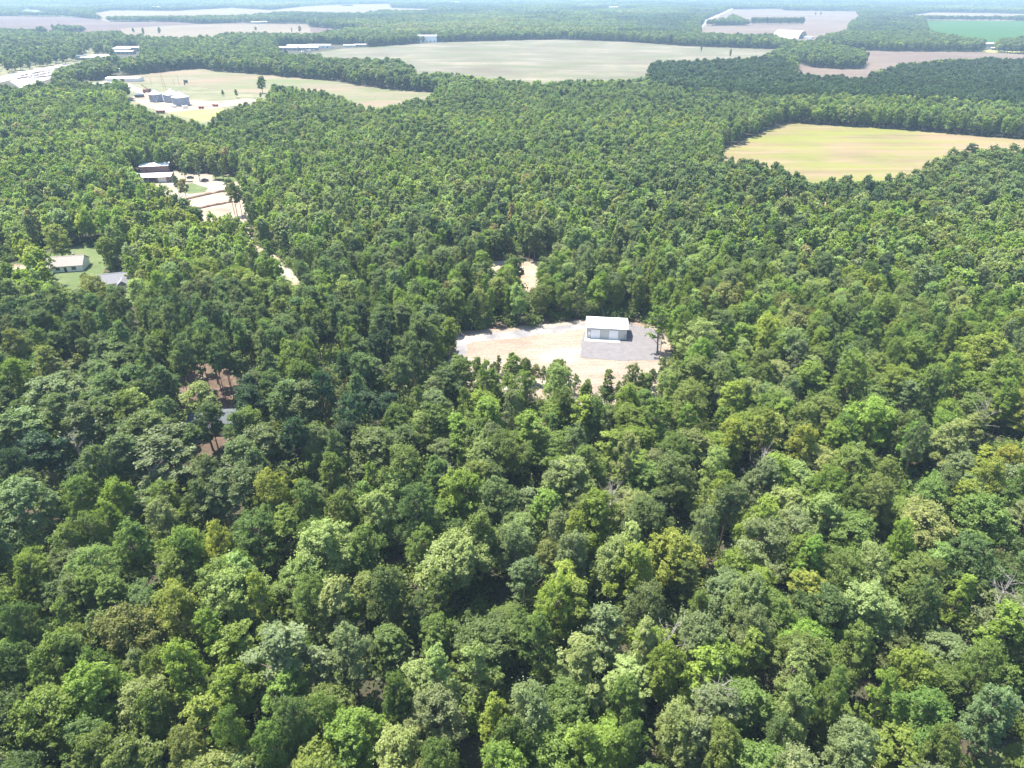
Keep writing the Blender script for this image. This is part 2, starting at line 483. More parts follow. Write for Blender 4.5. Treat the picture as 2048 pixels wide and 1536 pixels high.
# farmyard round the grain bins
yard = [(172, 167), (235, 168), (272, 166), (328, 169), (386, 172), (430, 178), (489, 185), (539, 188), (556, 192), (540, 205, 9), (500, 214, 12), (480, 216, 13),
        (448, 220, 15), (430, 236, 16), (405, 243, 16), (370, 236, 16), (335, 230, 16), (318, 227, 16), (300, 222, 16), (275, 213, 15), (240, 205, 14), (252, 190, 3), (245, 186), (225, 183, 6), (200, 185, 6), (142, 182, 3), (140, 176)]
field('grass', yard, M['meadow'], 0.08, 'rough grass around the grain bins')
field('dirt_yard', [(262, 181), (280, 176), (300, 181), (330, 188), (373, 199), (420, 203), (500, 198), (520, 203), (489, 208), (430, 217), (370, 222), (335, 225), (300, 217), (278, 207), (256, 196), (285, 190)],
      M['dirt'], 0.12, 'orange and cream dirt around the grain bins', open_=False, amp=3, step=10)
field('dirt_track', [(145, 176), (172, 168), (212, 163), (262, 168), (276, 175), (300, 184), (270, 184), (250, 178), (215, 179), (145, 183)], M['pale_road'], 0.14, 'pale concrete yard in front of the farm shed', open_=False)
field('grass', [(335, 226), (379, 221), (420, 219), (448, 217), (440, 228), (425, 238), (405, 243), (380, 236)], M['yellow_grass'], 0.10, 'bright yellow grass below the grain bins', open_=False)

# clearing with the metal building
clr = [(897, 706), (902, 672), (908, 661), (960, 660), (1026, 655), (1114, 646), (1172, 638), (1260, 645), (1304, 648), (1331, 662), (1340, 690), (1341, 720), (1330, 745, 4),
       (1308, 750, 9), (1262, 768, 10), (1225, 778, 10), (1192, 784, 10), (1165, 772, 9), (1130, 752, 10), (1085, 742, 10), (1030, 734, 9), (975, 733, 10), (935, 730, 10), (898, 722, 8)]
field('clearing', clr, M['sand'], 0.04, 'sandy clearing with tyre marks around the metal building', amp=0.9, step=3)
field('pine_straw', [(895, 700), (900, 655), (960, 646), (1030, 642), (1110, 633), (1172, 628), (1262, 633), (1312, 640), (1350, 660), (1352, 722), (1320, 770), (1240, 800), (1160, 800), (1060, 772), (960, 762), (905, 740)],
      M['straw'], 0.02, 'reddish leaf litter and cut brush round the edge of the clearing', open_=False, amp=1.5, step=3)
field('gravel_drive', [(905, 712), (915, 676), (960, 668), (1050, 660), (1120, 652), (1172, 645), (1172, 658), (1125, 664), (1060, 672), (1000, 680), (950, 684), (935, 690), (934, 710), (918, 722)],
      M['gravel_worn'], 0.07, 'worn grey gravel drive curving through the clearing', open_=False, amp=0.7, step=3)
field('gravel_pad', [(1162, 686), (1172, 660), (1172, 643), (1256, 646), (1285, 653), (1321, 661), (1320, 690), (1319, 720), (1240, 721), (1162, 716)], M['gravel'], 0.10,
      'lilac grey gravel pad around the metal building', open_=False, amp=0.7, step=1.6)

# sandy lots by the white sheds, and the track through the wood
lot = [(262, 372, 3), (262, 345), (345, 342), (400, 348), (462, 350), (490, 366), (496, 400), (496, 430), (492, 446, 6), (440, 442, 13), (400, 432, 13), (370, 414, 13), (345, 394, 13), (300, 383, 9)]
field('clearing', lot, M['sandlot'], 0.04, 'pale sandy lots beside the white roofed sheds', amp=1.2, step=5)
field('lawn', [(352, 369), (385, 366), (416, 376), (410, 384), (380, 388), (360, 384)], M['lawn'], 0.09, 'small lawn beside the sandy lots', open_=False, amp=0.8, step=5)
field('lawn', [(425, 350), (470, 352), (480, 362), (450, 366), (425, 358)], M['lawn'], 0.09, 'grass strip behind the sandy lots', open_=False, amp=0.8, step=5)
track = [(478, 440), (494, 438), (506, 480), (520, 495), (560, 515), (600, 560), (608, 590), (588, 594, 17), (558, 560, 13), (548, 525, 2), (505, 495, 3), (482, 482, 3)]
field('dirt_track', track, M['sandlot'], 0.06, 'sandy track winding through the pines', amp=1.0, step=4)
field('clearing', [(960, 528), (990, 522), (1050, 524), (1112, 520), (1112, 538, 9), (1060, 546, 9), (1020, 540, 8), (985, 552, 9), (965, 550, 9)], M['dirt'], 0.05, 'small brown bare gap in the middle of the forest', amp=1, step=4)

# house gardens
field('lawn', [(92, 552, 5), (86, 530), (92, 505), (170, 490), (232, 494), (240, 505), (215, 520, 3), (200, 535, 3), (262, 532), (290, 528), (298, 540), (262, 550), (262, 592, 4), (200, 592, 5), (190, 570, 5), (165, 545, 6), (130, 556, 6)], M['lawn'], 0.05, 'garden lawn around the two brick houses', amp=1, step=4)
field('lawn', [(-80, 530), (50, 526), (70, 545), (50, 575, 5), (0, 585, 5), (-80, 585, 5)], M['lawn'], 0.05, 'lawn at the left edge', amp=1, step=4)
field('dirt_track', [(-60, 524), (45, 530), (55, 538), (-60, 540)], M['dirt'], 0.09, 'orange dirt at the left edge lawn', open_=False)
field('lawn', [(165, 632), (210, 618), (262, 604), (266, 612), (215, 628), (175, 642, 3)], M['lawn'], 0.05, 'sunlit grass strip among the pines', amp=0.5, step=4)
field('pine_straw', [(350, 725), (375, 705), (440, 700), (480, 770), (478, 815, 3), (440, 822, 3), (380, 806, 3), (330, 850, 4), (312, 845, 4), (305, 780), (340, 770)], M['straw'], 0.05, 'reddish pine straw under bare trunks', open_=False, amp=1, step=3)
OPEN += [poly([(356, 742), (372, 705), (440, 700), (484, 760), (482, 795, 8), (440, 802, 8), (395, 790, 8), (352, 800, 8), (335, 792, 8), (340, 775)]),
         poly([(387, 850), (392, 826), (480, 822), (488, 842), (484, 852, 18), (440, 862, 18), (400, 858, 17)])]
OPEN += [poly([(1885, 1330, 12), (1898, 1285), (1958, 1280), (1985, 1325, 12), (1935, 1352, 12)]), poly([(1738, 1500, 12), (1742, 1455), (1795, 1445), (1805, 1500, 12)]),
         poly([(1600, 1545), (1620, 1520), (1700, 1520), (1700, 1560, 10), (1610, 1570, 10)])]
THIN = [poly([(350, 735), (375, 715), (440, 712), (478, 775), (478, 812), (440, 816), (380, 812), (330, 840), (318, 835), (312, 800), (345, 790)]),
        poly([(205, 700), (262, 690), (275, 742), (215, 752)])]
field('clearing', [(385, 905), (392, 850), (390, 830), (470, 824), (488, 842), (480, 868), (440, 900), (410, 925)], M['straw'], 0.05, 'yard around the blue roofed house', amp=0.6, step=3)
field('clearing', [(1885, 1330), (1900, 1290), (1945, 1290), (1960, 1325), (1930, 1350)], M['dirt'], 0.05, 'bare earth gap at the right', amp=0.6, step=2)
field('clearing', [(1740, 1536), (1745, 1465), (1785, 1450), (1800, 1500), (1790, 1560), (1650, 1580), (1600, 1560), (1610, 1532), (1690, 1530)], M['dirt'], 0.05, 'bare earth gap at the bottom right', amp=0.6, step=2)
field('lawn', [(1900, 1580), (1930, 1530), (2048, 1480), (2200, 1440), (2200, 1580)], M['lawn'], 0.05, 'grass at the bottom right corner', amp=0.6, step=2)
field('clearing', [(2010, 1340), (2030, 1310), (2060, 1300), (2080, 1350), (2050, 1370)], M['straw'], 0.05, 'bare earth gap at the right edge', amp=0.6, step=2)

# footprints that stay free of trees (buildings and lots outside the fields)
OPEN += [poly([(552, 101), (560, 92), (655, 89), (735, 90), (735, 98), (655, 104), (640, 106, T), (600, 107, T), (560, 103, T)]),
         poly([(-60, 160), (0, 152), (60, 139), (165, 124), (205, 119), (205, 124, 8), (166, 131, 10), (112, 138, T), (108, 150, T), (100, 162, T), (60, 168, T), (36, 174, T), (0, 166, T), (-60, 178, T)]),
         poly([(160, 124), (165, 117), (225, 112), (225, 122, 8), (200, 124, 8)]), poly([(205, 146), (208, 140), (245, 140), (246, 148, 6)]),
         poly([(195, 184, 4), (140, 176), (150, 170), (172, 165), (200, 183, 8), (142, 185, 8)]),
         poly([(838, 86), (838, 77), (872, 77), (872, 86)]),
         poly([(222, 108), (224, 100), (280, 96), (286, 106), (280, 112, T), (230, 114, T)]),
         poly([(68, 80), (70, 68), (112, 68), (112, 78)]),
         poly([(1555, 72), (1562, 62), (1632, 64), (1634, 80, T), (1600, 80, T), (1555, 72, T)]), poly([(1962, 90), (1990, 88), (1992, 99, 6), (1966, 97, 6)]), poly([(2000, 100), (2060, 100), (2060, 105), (2000, 104)]),
         poly([(84, 546, 17), (84, 500), (172, 486), (172, 528, 17), (130, 552, 17)]), poly([(188, 570, 17), (190, 548), (262, 536), (270, 582, 17)])]
TREE_MIX = {'pine': [poly([(-300, 1010, T), (-300, 560, T), (0, 560, T), (200, 590, T), (420, 570, T), (640, 590, T), (860, 600, T), (880, 700, T), (760, 800, T), (680, 880, T), (560, 930, T), (470, 1000, T), (330, 960, T), (100, 950, T), (0, 970, T)]),
                     poly([(1297, 128, T), (1560, 113, T), (1600, 150, T), (1720, 157, T), (1800, 132, T), (2048, 112, T), (2300, 100, T), (2300, 215, T), (2048, 203, T), (1700, 186, T), (1550, 190, T), (1300, 165, T)]),
                     poly([(600, 108, T), (690, 118, T), (800, 120, T), (826, 143, T), (760, 150, T), (600, 125, T)]),
                     poly([(1440, 318, T), (2100, 300, T), (2100, 400, T), (1440, 380, T)])],
            'mixed': [poly([(230, 240, T), (560, 190, T), (1300, 165, T), (1560, 190, T), (1560, 260, T), (1440, 340, T), (1400, 480, T), (1340, 640, T), (900, 640, T), (640, 600, T), (480, 460, T), (330, 330, T)])]}
DARKPINE = TREE_MIX['pine'][1]
print('land done', len(OPEN))

# ------------------------------------------------------------------ tree prototypes
def np_mesh(name, V, Fq, mats, leafv=None, mat_idx=None, smooth=False):
    """V (n,3); Fq (m,4) or (m,3)"""
    me = bpy.data.meshes.new(name)
    n, k = Fq.shape
    me.vertices.add(len(V)); me.vertices.foreach_set('co', V.astype(np.float32).ravel())
    me.loops.add(n * k); me.loops.foreach_set('vertex_index', Fq.astype(np.int32).ravel())
    me.polygons.add(n); me.polygons.foreach_set('loop_start', np.arange(0, n * k, k, dtype=np.int32))
    for m in mats: me.materials.append(m)
    if mat_idx is not None: me.polygons.foreach_set('material_index', mat_idx.astype(np.int32))
    if leafv is not None:
        a = me.attributes.new('leafv', 'FLOAT', 'POINT')
        a.data.foreach_set('value', leafv.astype(np.float32))
    me.update(calc_edges=True)
    return me

def unit(v): return v / np.maximum(np.linalg.norm(v, axis=-1, keepdims=True), 1e-9)

def rand_dir(r, n, zmin=-1.0):
    z = r.uniform(zmin, 1, n); a = r.uniform(0, 2 * np.pi, n)
    s = np.sqrt(1 - z * z)
    return np.stack([s * np.cos(a), s * np.sin(a), z], -1)

def leaves(r, C, Nn, size, aspect=1.0, tilt=0.9):
    """one bent leaf clump (quad) per centre"""
    n = len(C)
    nn = unit(Nn + r.normal(0, tilt, (n, 3)) * 0.6)
    a = unit(np.cross(nn, r.normal(0, 1, (n, 3))))
    b = np.cross(nn, a)
    s = size * r.uniform(0.6, 1.35, (n, 1))
    V = np.empty((n, 4, 3))
    bend = nn * s * 0.25
    V[:, 0] = C - a * s * aspect
    V[:, 1] = C - b * s * 0.62 / aspect ** 0.5 + bend
    V[:, 2] = C + a * s * aspect
    V[:, 3] = C + b * s * 0.62 / aspect ** 0.5 + bend
    return V.reshape(-1, 3), np.arange(n * 4).reshape(n, 4)

def shape_radius(form, t):
    """crown half width (0..1) at relative crown height t (0 bottom, 1 top)"""
    if form == 'dome': return np.sqrt(np.clip(1 - (1.15 * (t - 0.42)) ** 2 * 2.0, 0.04, 1))
    if form == 'tall': return np.clip(np.minimum(1.0, 0.5 + t * 1.6) * np.sqrt(np.clip(1 - np.clip((t - 0.30) / 0.76, 0, 1) ** 2.2, 0.03, 1)), 0.10, 1)
    if form == 'spread': return np.sqrt(np.clip(1 - ((t - 0.45) / 0.6) ** 2, 0.05, 1))
    return np.ones_like(t)

def crown_lobes(r, form, H, R, zb, nl, pine):
    """main lobes (centre, radius) filling an uneven crown"""
    lobes = []
    lean = r.normal(0, 0.6, 2)
    bite = r.uniform(0, 6.28); bw = r.uniform(0.25, 0.5)
    wob = r.uniform(0, 6.28, 3)
    for i in range(nl):
        t = (i + r.uniform(0, 1)) / nl
        t = t ** (0.75 if not pine else 0.7)
        ang = i * 2.399 + r.uniform(-0.6, 0.6)
        rr = shape_radius(form, np.array(t)) * R * (1 + 0.22 * math.sin(2 * ang + wob[0]) + 0.13 * math.sin(3 * ang + wob[1]))
        rr = rr * (1 - bw * max(0.0, math.cos(ang - bite)) ** 3)
        q = r.uniform(0.45, 1.0) ** 0.6
        lr = R * (r.uniform(0.17, 0.33) if not pine else r.uniform(0.19, 0.32)) * (0.75 + 0.5 * (1 - t) if form != 'tall' else 0.9)
        d = max(rr * q - lr * 0.6, 0)
        z = zb + (H - zb) * t - lr * 0.45
        lobes.append((np.array([math.cos(ang) * d + lean[0] * t, math.sin(ang) * d + lean[1] * t, z + r.normal(0, 0.25)]), lr))
    lobes.append((np.array([lean[0], lean[1], H - R * 0.26]), R * 0.27))
    return lobes

def make_tree_np(seed, form, H, R, zb, nl, nleaf, size, pine=False, sub=9):
    r = np.random.default_rng(seed)
    lobes = crown_lobes(r, form, H, R, zb, nl, pine)
    vol = np.array([l[1] ** 2 for l in lobes]); vol /= vol.sum()
    Cs, Ns = [], []
    lv = []
    for (c, lr), wt in zip(lobes, vol):
        n = max(8, int(nleaf * wt))
        lobe_v = r.normal(0, 0.10)
        ks = max(4, int(sub * r.uniform(0.8, 1.2)))
        sd = rand_dir(r, ks, -0.35 if not pine else -0.1)
        sc_ = c + sd * lr * np.array([1, 1, 0.75 if not pine else 0.55]) * 0.78
        sc_ = sc_ + sd * lr * r.exponential(0.16, (ks, 1)) + np.array([0, 0, 1]) * lr * r.exponential(0.10, (ks, 1))
        sr = lr * r.uniform(0.24, 0.50, ks)
        pick = r.integers(0, ks, n)
        d = rand_dir(r, n, -0.55)
        d = unit(d + np.array([0, 0, 0.25]))
        rad = sr[pick][:, None] * r.uniform(0.55, 1.12, (n, 1)) ** 0.7
        C = sc_[pick] + d * rad * np.array([1, 1, 0.85 if not pine else 0.62])
        spray = r.uniform(0, 1, n) < 0.14
        C[spray] += (d[spray] * 0.7 + np.array([0, 0, 0.5])) * lr * r.exponential(0.28, (spray.sum(), 1))
        Cs.append(C)
        Ns.append(unit(d * 0.9 + unit(C - c) * 0.5 + np.array([0, 0, 0.85])))
        lv.append(0.45 + lobe_v + r.normal(0, 0.09, n) + (r.uniform(-0.08, 0.08, ks))[pick])
    # ragged sprays just outside the lobes
    C = np.concatenate(Cs); Nn = np.concatenate(Ns); lv = np.clip(np.concatenate(lv), 0, 1)
    if pine:
        V, Fq = leaves(r, C, Nn * 0.6, size * 1.15, aspect=1.35, tilt=1.1)
    else:
        V, Fq = leaves(r, C, Nn, size)
    return lobes, V, Fq, np.repeat(lv, 4)

def trunk_np(seed, lobes, H, zb, r0, pine=False, nl=None, n=6):
    mb = MB()
    r = np.random.default_rng(seed + 99)
    top = lobes[-1][0]
    bx, by = r.normal(0, 0.25, 2)
    def axis(z):
        t = z / H
        return Vector((bx * math.sin(t * 3) + top[0] * t * t, by * math.sin(t * 2.4) + top[1] * t * t, z))
    zs = [-0.3, 0.6, 3, 6, 9, 12, H * 0.8, H * 0.93]
    mb.tube([axis(z) for z in zs], [r0 * 1.35, r0, r0 * 0.88, r0 * 0.8, r0 * 0.7, r0 * 0.55, r0 * 0.32, r0 * 0.12], n)
    ls = lobes if nl is None else lobes[:nl]
    for c, lr in ls:
        z0 = max(zb * 0.75, c[2] - (1.2 + 0.55 * math.hypot(c[0], c[1])))
        a = axis(z0); b = Vector(c)
        m = a.lerp(b, 0.5) + Vector((0, 0, -0.25))
        mb.tube([a, m, b], [r0 * 0.34, r0 * 0.24, r0 * 0.08], 4)
    return mb

HI, MID, LO = {}, {}, {}       # kind -> list of (crown mesh, trunk mesh)
SPEC = {'dome': dict(form='dome', H=17, R=5.0, zb=5.0, nl=40),
        'tall': dict(form='tall', H=18, R=3.3, zb=4.0, nl=34),
        'spread': dict(form='spread', H=16, R=5.6, zb=6.0, nl=44),
        'pine': dict(form='dome', H=19, R=4.2, zb=10.3, nl=26)}
COUNT = {'dome': 8, 'tall': 5, 'spread': 5, 'pine': 6}
sid = 100
TRI = 0
for kind, s in SPEC.items():
    pine = kind == 'pine'
    leafm = M['needle'] if pine else M['leaf']
    barkm = M['pbark'] if pine else M['bark']
    HI[kind], MID[kind], LO[kind] = [], [], []
    for k in range(COUNT[kind]):
        sid += 1
        rr = np.random.default_rng(sid)
        H = s['H'] * rr.uniform(0.94, 1.06); R = s['R'] * rr.uniform(0.93, 1.07); zb = s['zb'] * rr.uniform(0.9, 1.15)
        nleaf = {'dome': 24000, 'tall': 17000, 'spread': 26000, 'pine': 20000}[kind]
        size = {'dome': 0.16, 'tall': 0.155, 'spread': 0.16, 'pine': 0.155}[kind]
        size *= rr.uniform(0.85, 1.25)
        lobes, V, Fq, lv = make_tree_np(sid, s['form'], H, R, zb, s['nl'], nleaf, size, pine, sub=11)
        cm = np_mesh(kind + '_crown', V, Fq, [leafm], lv)
        tb = trunk_np(sid, lobes, H, zb, 0.24 if pine else 0.26, pine)
        HI[kind].append((cm, tb.mesh(kind + '_trunk', barkm)))
        TRI += len(Fq) * 2
        for L, nlf, sz, subn in ((MID, 0.12, 2.9, 8), (LO, 0.021, 6.6, 4)):
            lb, V, Fq, lv = make_tree_np(sid, s['form'], H, R, zb, s['nl'], int(nleaf * nlf), size * sz, pine, sub=subn)
            tb2 = trunk_np(sid, lb, H, zb, 0.3, pine, nl=0 if L is LO else 8, n=4)
            nv = len(V)
            tv = np.array(tb2.v); 
            tq = np.array([f if len(f) == 4 else f[:4] for f in tb2.f if len(f) >= 4])
            VV = np.concatenate([V, tv]); FF = np.concatenate([Fq, tq + nv])
            mi = np.concatenate([np.zeros(len(Fq)), np.ones(len(tq))])
            L[kind].append(np_mesh('forest_tree', VV, FF, [leafm, barkm], np.concatenate([lv, np.full(len(tv), 0.5)]), mi))
            TRI += len(FF) * 2

# ------------------------------------------------------------------ where every tree stands
def tone_of(name, r):
    base = {'mid': (0.138, 0.200, 0.040), 'bright': (0.170, 0.252, 0.038), 'yellow': (0.225, 0.285, 0.045), 'pale': (0.232, 0.300, 0.088),
            'dark': (0.105, 0.158, 0.042), 'olive': (0.178, 0.218, 0.055), 'grey': (0.172, 0.226, 0.082), 'pine': (0.142, 0.198, 0.070),
            'pinedark': (0.062, 0.104, 0.046), 'rust': (0.250, 0.230, 0.095)}[name]
    j = r.normal(1, 0.025, 3) * r.normal(1, 0.11) * np.array([r.normal(1, 0.05), 1, 1])
    return np.clip(np.array(base) * np.array([1.12, 1.05, 1.32]) * j, 0.01, 0.5)

# trees one can pick out in the photograph: (x, y of crown centre, half width in pixels, tone, form)
PICK = '''95 795 62 pine p;175 838 52 pine p;40 852 52 pine p;215 775 38 pine p;275 805 34 pale p;300 852 42 pine p;330 905 76 pine p;240 905 46 pine p;80 900 50 pinedark p;400 803 42 pale p;
490 905 46 pine p;530 882 44 pine p;480 962 52 pine p;610 800 42 pine p;640 885 34 grey d;570 792 40 pine p;40 1015 62 grey d;150 985 40 mid d;232 985 36 bright d;540 985 42 yellow d;
660 955 28 bright t;400 1000 40 dark d;375 1095 36 mid d;432 1092 34 yellow d;510 1070 56 mid s;130 1085 42 mid d;70 1145 42 bright d;190 1135 44 pale d;645 1085 58 pale d;612 1000 42 mid d;
330 1040 36 grey d;260 1085 44 mid d;748 907 60 dark d;870 850 34 mid t;922 868 32 bright t;985 838 36 bright t;1055 872 34 bright t;1165 826 26 yellow t;1318 838 36 bright t;1150 882 30 grey d;
1180 928 32 mid d;1352 932 50 dark d;762 1012 40 pale d;832 1012 44 dark d;868 952 36 mid t;1000 1002 54 dark d;950 978 34 mid t;1088 1028 40 bright t;1192 1032 46 bright d;1282 1022 50 dark d;
722 1092 40 mid d;900 1108 76 pale s;1032 1088 36 grey d;1142 1108 40 grey d;1222 1122 50 pale d;1342 1112 60 yellow s;962 1062 40 mid d;1368 846 22 bright t;1470 792 30 yellow t;1566 838 30 bright t;
1746 830 46 yellow d;1602 888 36 yellow d;1436 932 34 pale d;1702 922 50 mid d;1522 962 40 grey d;1440 992 26 yellow t;1590 1012 46 pale d;1656 972 36 bright d;1752 988 42 olive d;1902 880 42 pale d;
1920 1002 30 yellow t;1862 1050 60 pale s;1520 1040 40 yellow d;1412 1052 36 grey d;1530 1085 60 grey s;1614 1118 30 bright t;1742 1128 50 pale d;1802 1085 30 bright d;1972 1042 58 mid d;1952 1120 52 dark d;
182 1192 46 mid d;262 1252 64 olive s;150 1292 46 olive s;352 1212 50 yellow d;432 1262 34 bright t;522 1202 26 yellow t;560 1325 62 grey t;202 1352 44 mid d;92 1430 82 bright s;372 1482 44 olive d;
302 1432 40 mid d;462 1462 34 mid d;668 1212 42 pale t;702 1300 46 grey d;872 1182 36 mid t;868 1342 34 pale t;960 1345 34 pale t;885 1418 58 grey d;790 1492 56 pale d;985 1432 32 yellow t;
1058 1412 56 grey d;1172 1345 52 pale t;1168 1500 30 bright t;1110 1192 46 yellow d;1290 1292 32 pale t;1352 1432 46 pale d;1330 1332 40 yellow d;1292 1212 50 dark d;1262 1482 26 mid t;1400 1345 42 yellow t;
1490 1192 46 pale d;1512 1255 42 grey d;1502 1312 36 yellow t;1582 1345 36 pale t;1622 1192 42 yellow t;1732 1212 72 pale s;1862 1182 30 mid t;1922 1192 26 bright t;1592 1402 40 pale d;1656 1382 32 mid d;
1832 1348 52 bright s;1762 1402 30 bright t;2012 1262 46 bright t;1962 1332 44 mid d;1850 1425 56 mid d;1982 1422 50 grey d;1702 1502 52 grey d;1892 1502 40 mid d;1322 645 24 bright t;1398 672 42 pale s;
1395 735 50 mid d;1380 800 46 mid d;110 470 28 yellow d;190 575 34 olive s;500 845 30 olive p;570 712 18 bright t;690 650 20 pine p;330 1330 40 mid d;30 1330 40 dark d;45 1250 40 dark d;
1872 328 15 dark d;1905 314 17 dark d;1945 302 19 pinedark p;1985 308 17 dark d;2030 306 18 dark d;1852 342 13 dark d;1920 332 18 dark d;1972 338 18 dark d;2020 342 18 dark d;1890 345 16 dark d;1955 322 18 dark d;2050 325 18 dark d;420 835 30 pine p;470 858 30 pine p;1010 1480 40 mid d;590 1440 44 dark d;650 1430 40 mid d;540 1490 44 mid d;1440 1500 44 mid d;1560 1490 40 dark d;1240 1400 40 mid d;1080 1290 30 mid t;800 1390 40 mid d;620 1200 44 mid d'''
FORM = {'p': 'pine', 'd': 'dome', 't': 'tall', 's': 'spread'}
trees = []           # dict: x y kind H-scale, R-scale, tone
occupied = []
for it in PICK.replace('\n', '').split(';'):
    px, py, rpx, tone, f = it.split()
    px, py, rpx = float(px), float(py), float(rpx)
    kind = FORM[f]
    s = SPEC[kind]
    H = s['H'] * rng.uniform(0.95, 1.1)
    hc = H - {'dome': 4.2, 'tall': 6.0, 'spread': 4.0, 'pine': 3.6}[kind]
    x, y = at(px, py, hc)
    _, _, dep = proj(np.array(x), np.array(y), np.array(hc))
    R = rpx / F_PX * float(dep) * 1.02
    trees.append(dict(x=x, y=y, kind=kind, sr=R / s['R'], sh=H / s['H'], tone=tone, pick=True))
    occupied.append((x, y, R))
occ = np.array(occupied)

HALF = 1.05
def grid_points(y0, y1, sp, jit=0.36):
    ys = np.arange(y0, y1, sp * 0.87)
    X, Y = [], []
    for i, yy in enumerate(ys):
        wx = yy * HALF + 60
        xs = np.arange(-wx, wx, sp) + (sp / 2 if i % 2 else 0)
        X.append(xs); Y.append(np.full(len(xs), yy))
    X = np.concatenate(X); Y = np.concatenate(Y)
    X = X + rng.uniform(-jit, jit, len(X)) * sp; Y = Y + rng.uniform(-jit, jit, len(Y)) * sp
    return X, Y

def open_mask(X, Y, margin=0.0):
    m = np.zeros(len(X), bool)
    for P in OPEN: m |= inside(P, X, Y)
    return m

def nz(x, y, s, o=0.0): return mnoise.noise(Vector((x / s, y / s, o)))

def zone_mask(polys, X, Y):
    m = np.zeros(len(X), bool)
    for P in polys: m |= inside(P, X, Y)
    return m

SUN_P = [poly([(1340, 250, T), (2150, 330, T), (2150, 900, T), (1400, 900, T), (1290, 640, T)]), poly([(480, 300, T), (1340, 300, T), (1300, 640, T), (900, 640, T), (560, 520, T)])]  # mid-canopy zones where sunlit brightness is painted into the leaf tones
def lit_tint(x, y):
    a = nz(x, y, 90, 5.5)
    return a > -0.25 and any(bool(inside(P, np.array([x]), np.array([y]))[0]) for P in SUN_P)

def scatter(y0, y1, sp, sz_lo, sz_hi):
    X, Y = grid_points(y0, y1, sp)
    keep = ~open_mask(X, Y)
    sparse = zone_mask(SPARSE, X, Y)
    keep &= ~(sparse & (rng.uniform(0, 1, len(X)) < 0.74))
    thin = zone_mask(THIN, X, Y)
    keep &= ~(thin & (rng.uniform(0, 1, len(X)) < 0.55))
    if y0 < 330:
        for ox, oy, oR in occ:
            near = (np.abs(X - ox) < oR) & (np.abs(Y - oy) < oR)
            if near.any():
                keep &= ~(near & (np.hypot(X - ox, Y - oy) < oR * 0.86))
    if y0 < 200:
        gap = np.array([nz(a, b, 11, 21.0) for a, b in zip(X, Y)])
        keep &= ~((gap > 0.14) & (rng.uniform(0, 1, len(X)) < 0.8))
    X, Y = X[keep], Y[keep]
    pine = zone_mask(TREE_MIX['pine'], X, Y); mixed = zone_mask(TREE_MIX['mixed'], X, Y)
    dkp = inside(DARKPINE, X, Y)
    for x, y, p, mi, dk in zip(X, Y, pine, mixed, dkp):
        u = rng.random()
        n1 = nz(x, y, 75, 1.3); n2 = nz(x, y, 32, 9.1)
        if p: kind = 'pine' if u < 0.88 + 0.1 * dk else 'dome'
        elif mi: kind = 'pine' if u < 0.22 + 0.8 * n1 else ('tall' if u < 0.46 else 'dome' if u < 0.90 else 'spread')
        else: kind = 'pine' if u < 0.05 + 0.3 * n1 else ('tall' if u < 0.30 + 0.3 * n2 else ('dome' if u < 0.82 else 'spread'))
        v = np.clip(0.72 * rng.random() + 0.14 + 0.55 * n2 + 0.45 * nz(x, y, 110, 31.0), 0, 1)
        if kind == 'pine': tone = 'pinedark' if dk or v < 0.22 else ('pine' if v < 0.95 else 'olive')
        elif p: tone = 'mid' if v < 0.7 else 'bright'
        else:
            tone = ('dark' if v < 0.17 else 'mid' if v < 0.52 else 'bright' if v < 0.66 else 'grey' if v < 0.74 else 'pale' if v < 0.90 else 'olive' if v < 0.96 else 'yellow')
            if y > 240 and rng.random() < 0.010: tone = 'rust'
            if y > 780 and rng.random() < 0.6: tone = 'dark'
        su = lit_tint(x, y)
        if su and kind != 'pine' and tone in ('mid', 'dark', 'grey') and rng.random() < 0.65: tone = random.choice(['bright', 'olive', 'pale', 'bright', 'mid', 'pale'])  # lighter tone stands in for sunlight on these crowns
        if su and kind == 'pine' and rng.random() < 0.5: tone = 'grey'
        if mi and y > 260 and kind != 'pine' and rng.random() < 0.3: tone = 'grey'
        if 230 < y < 620 and not dk and tone in ('dark', 'mid', 'pinedark') and rng.random() < 0.55: tone = 'pine' if kind == 'pine' else random.choice(['bright', 'pale', 'grey'])  # middle-distance trees lightened: brightness of the lit canopy put into the tone
        sc_ = rng.uniform(sz_lo, sz_hi) * (1 + 0.18 * n2)
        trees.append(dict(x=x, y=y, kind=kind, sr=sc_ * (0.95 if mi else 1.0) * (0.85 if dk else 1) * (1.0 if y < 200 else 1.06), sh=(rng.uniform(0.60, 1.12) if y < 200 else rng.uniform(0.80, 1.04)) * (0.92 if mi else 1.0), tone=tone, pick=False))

scatter(18, 190, 7.4, 0.66, 1.18)
scatter(190, 420, 5.8, 0.55, 0.95)
scatter(420, 820, 5.3, 0.56, 0.88)
scatter(820, 1900, 8.6, 0.95, 1.3)
print('trees', len(trees))

# small trees at the edges of the clearings (photo pixels of the foot, height in metres)
for px, py, h in [(998, 748, 7), (1048, 768, 10), (1170, 812, 9), (1212, 812, 12), (1020, 760, 6), (1235, 800, 7),
                  (1295, 785, 6), (1320, 770, 7), (1270, 795, 6), (1100, 790, 7), (1340, 765, 8), (894, 716, 12), (880, 700, 13), (905, 728, 7)]:
    x, y = at(px, py, 0)
    k = 'tall' if random.random() < 0.7 else 'dome'
    trees.append(dict(x=x, y=y, kind=k, sr=h / 18 * random.uniform(0.8, 1.15), sh=h / 18, tone=random.choice(['mid', 'bright', 'olive', 'dark']), pick=True, young=True))

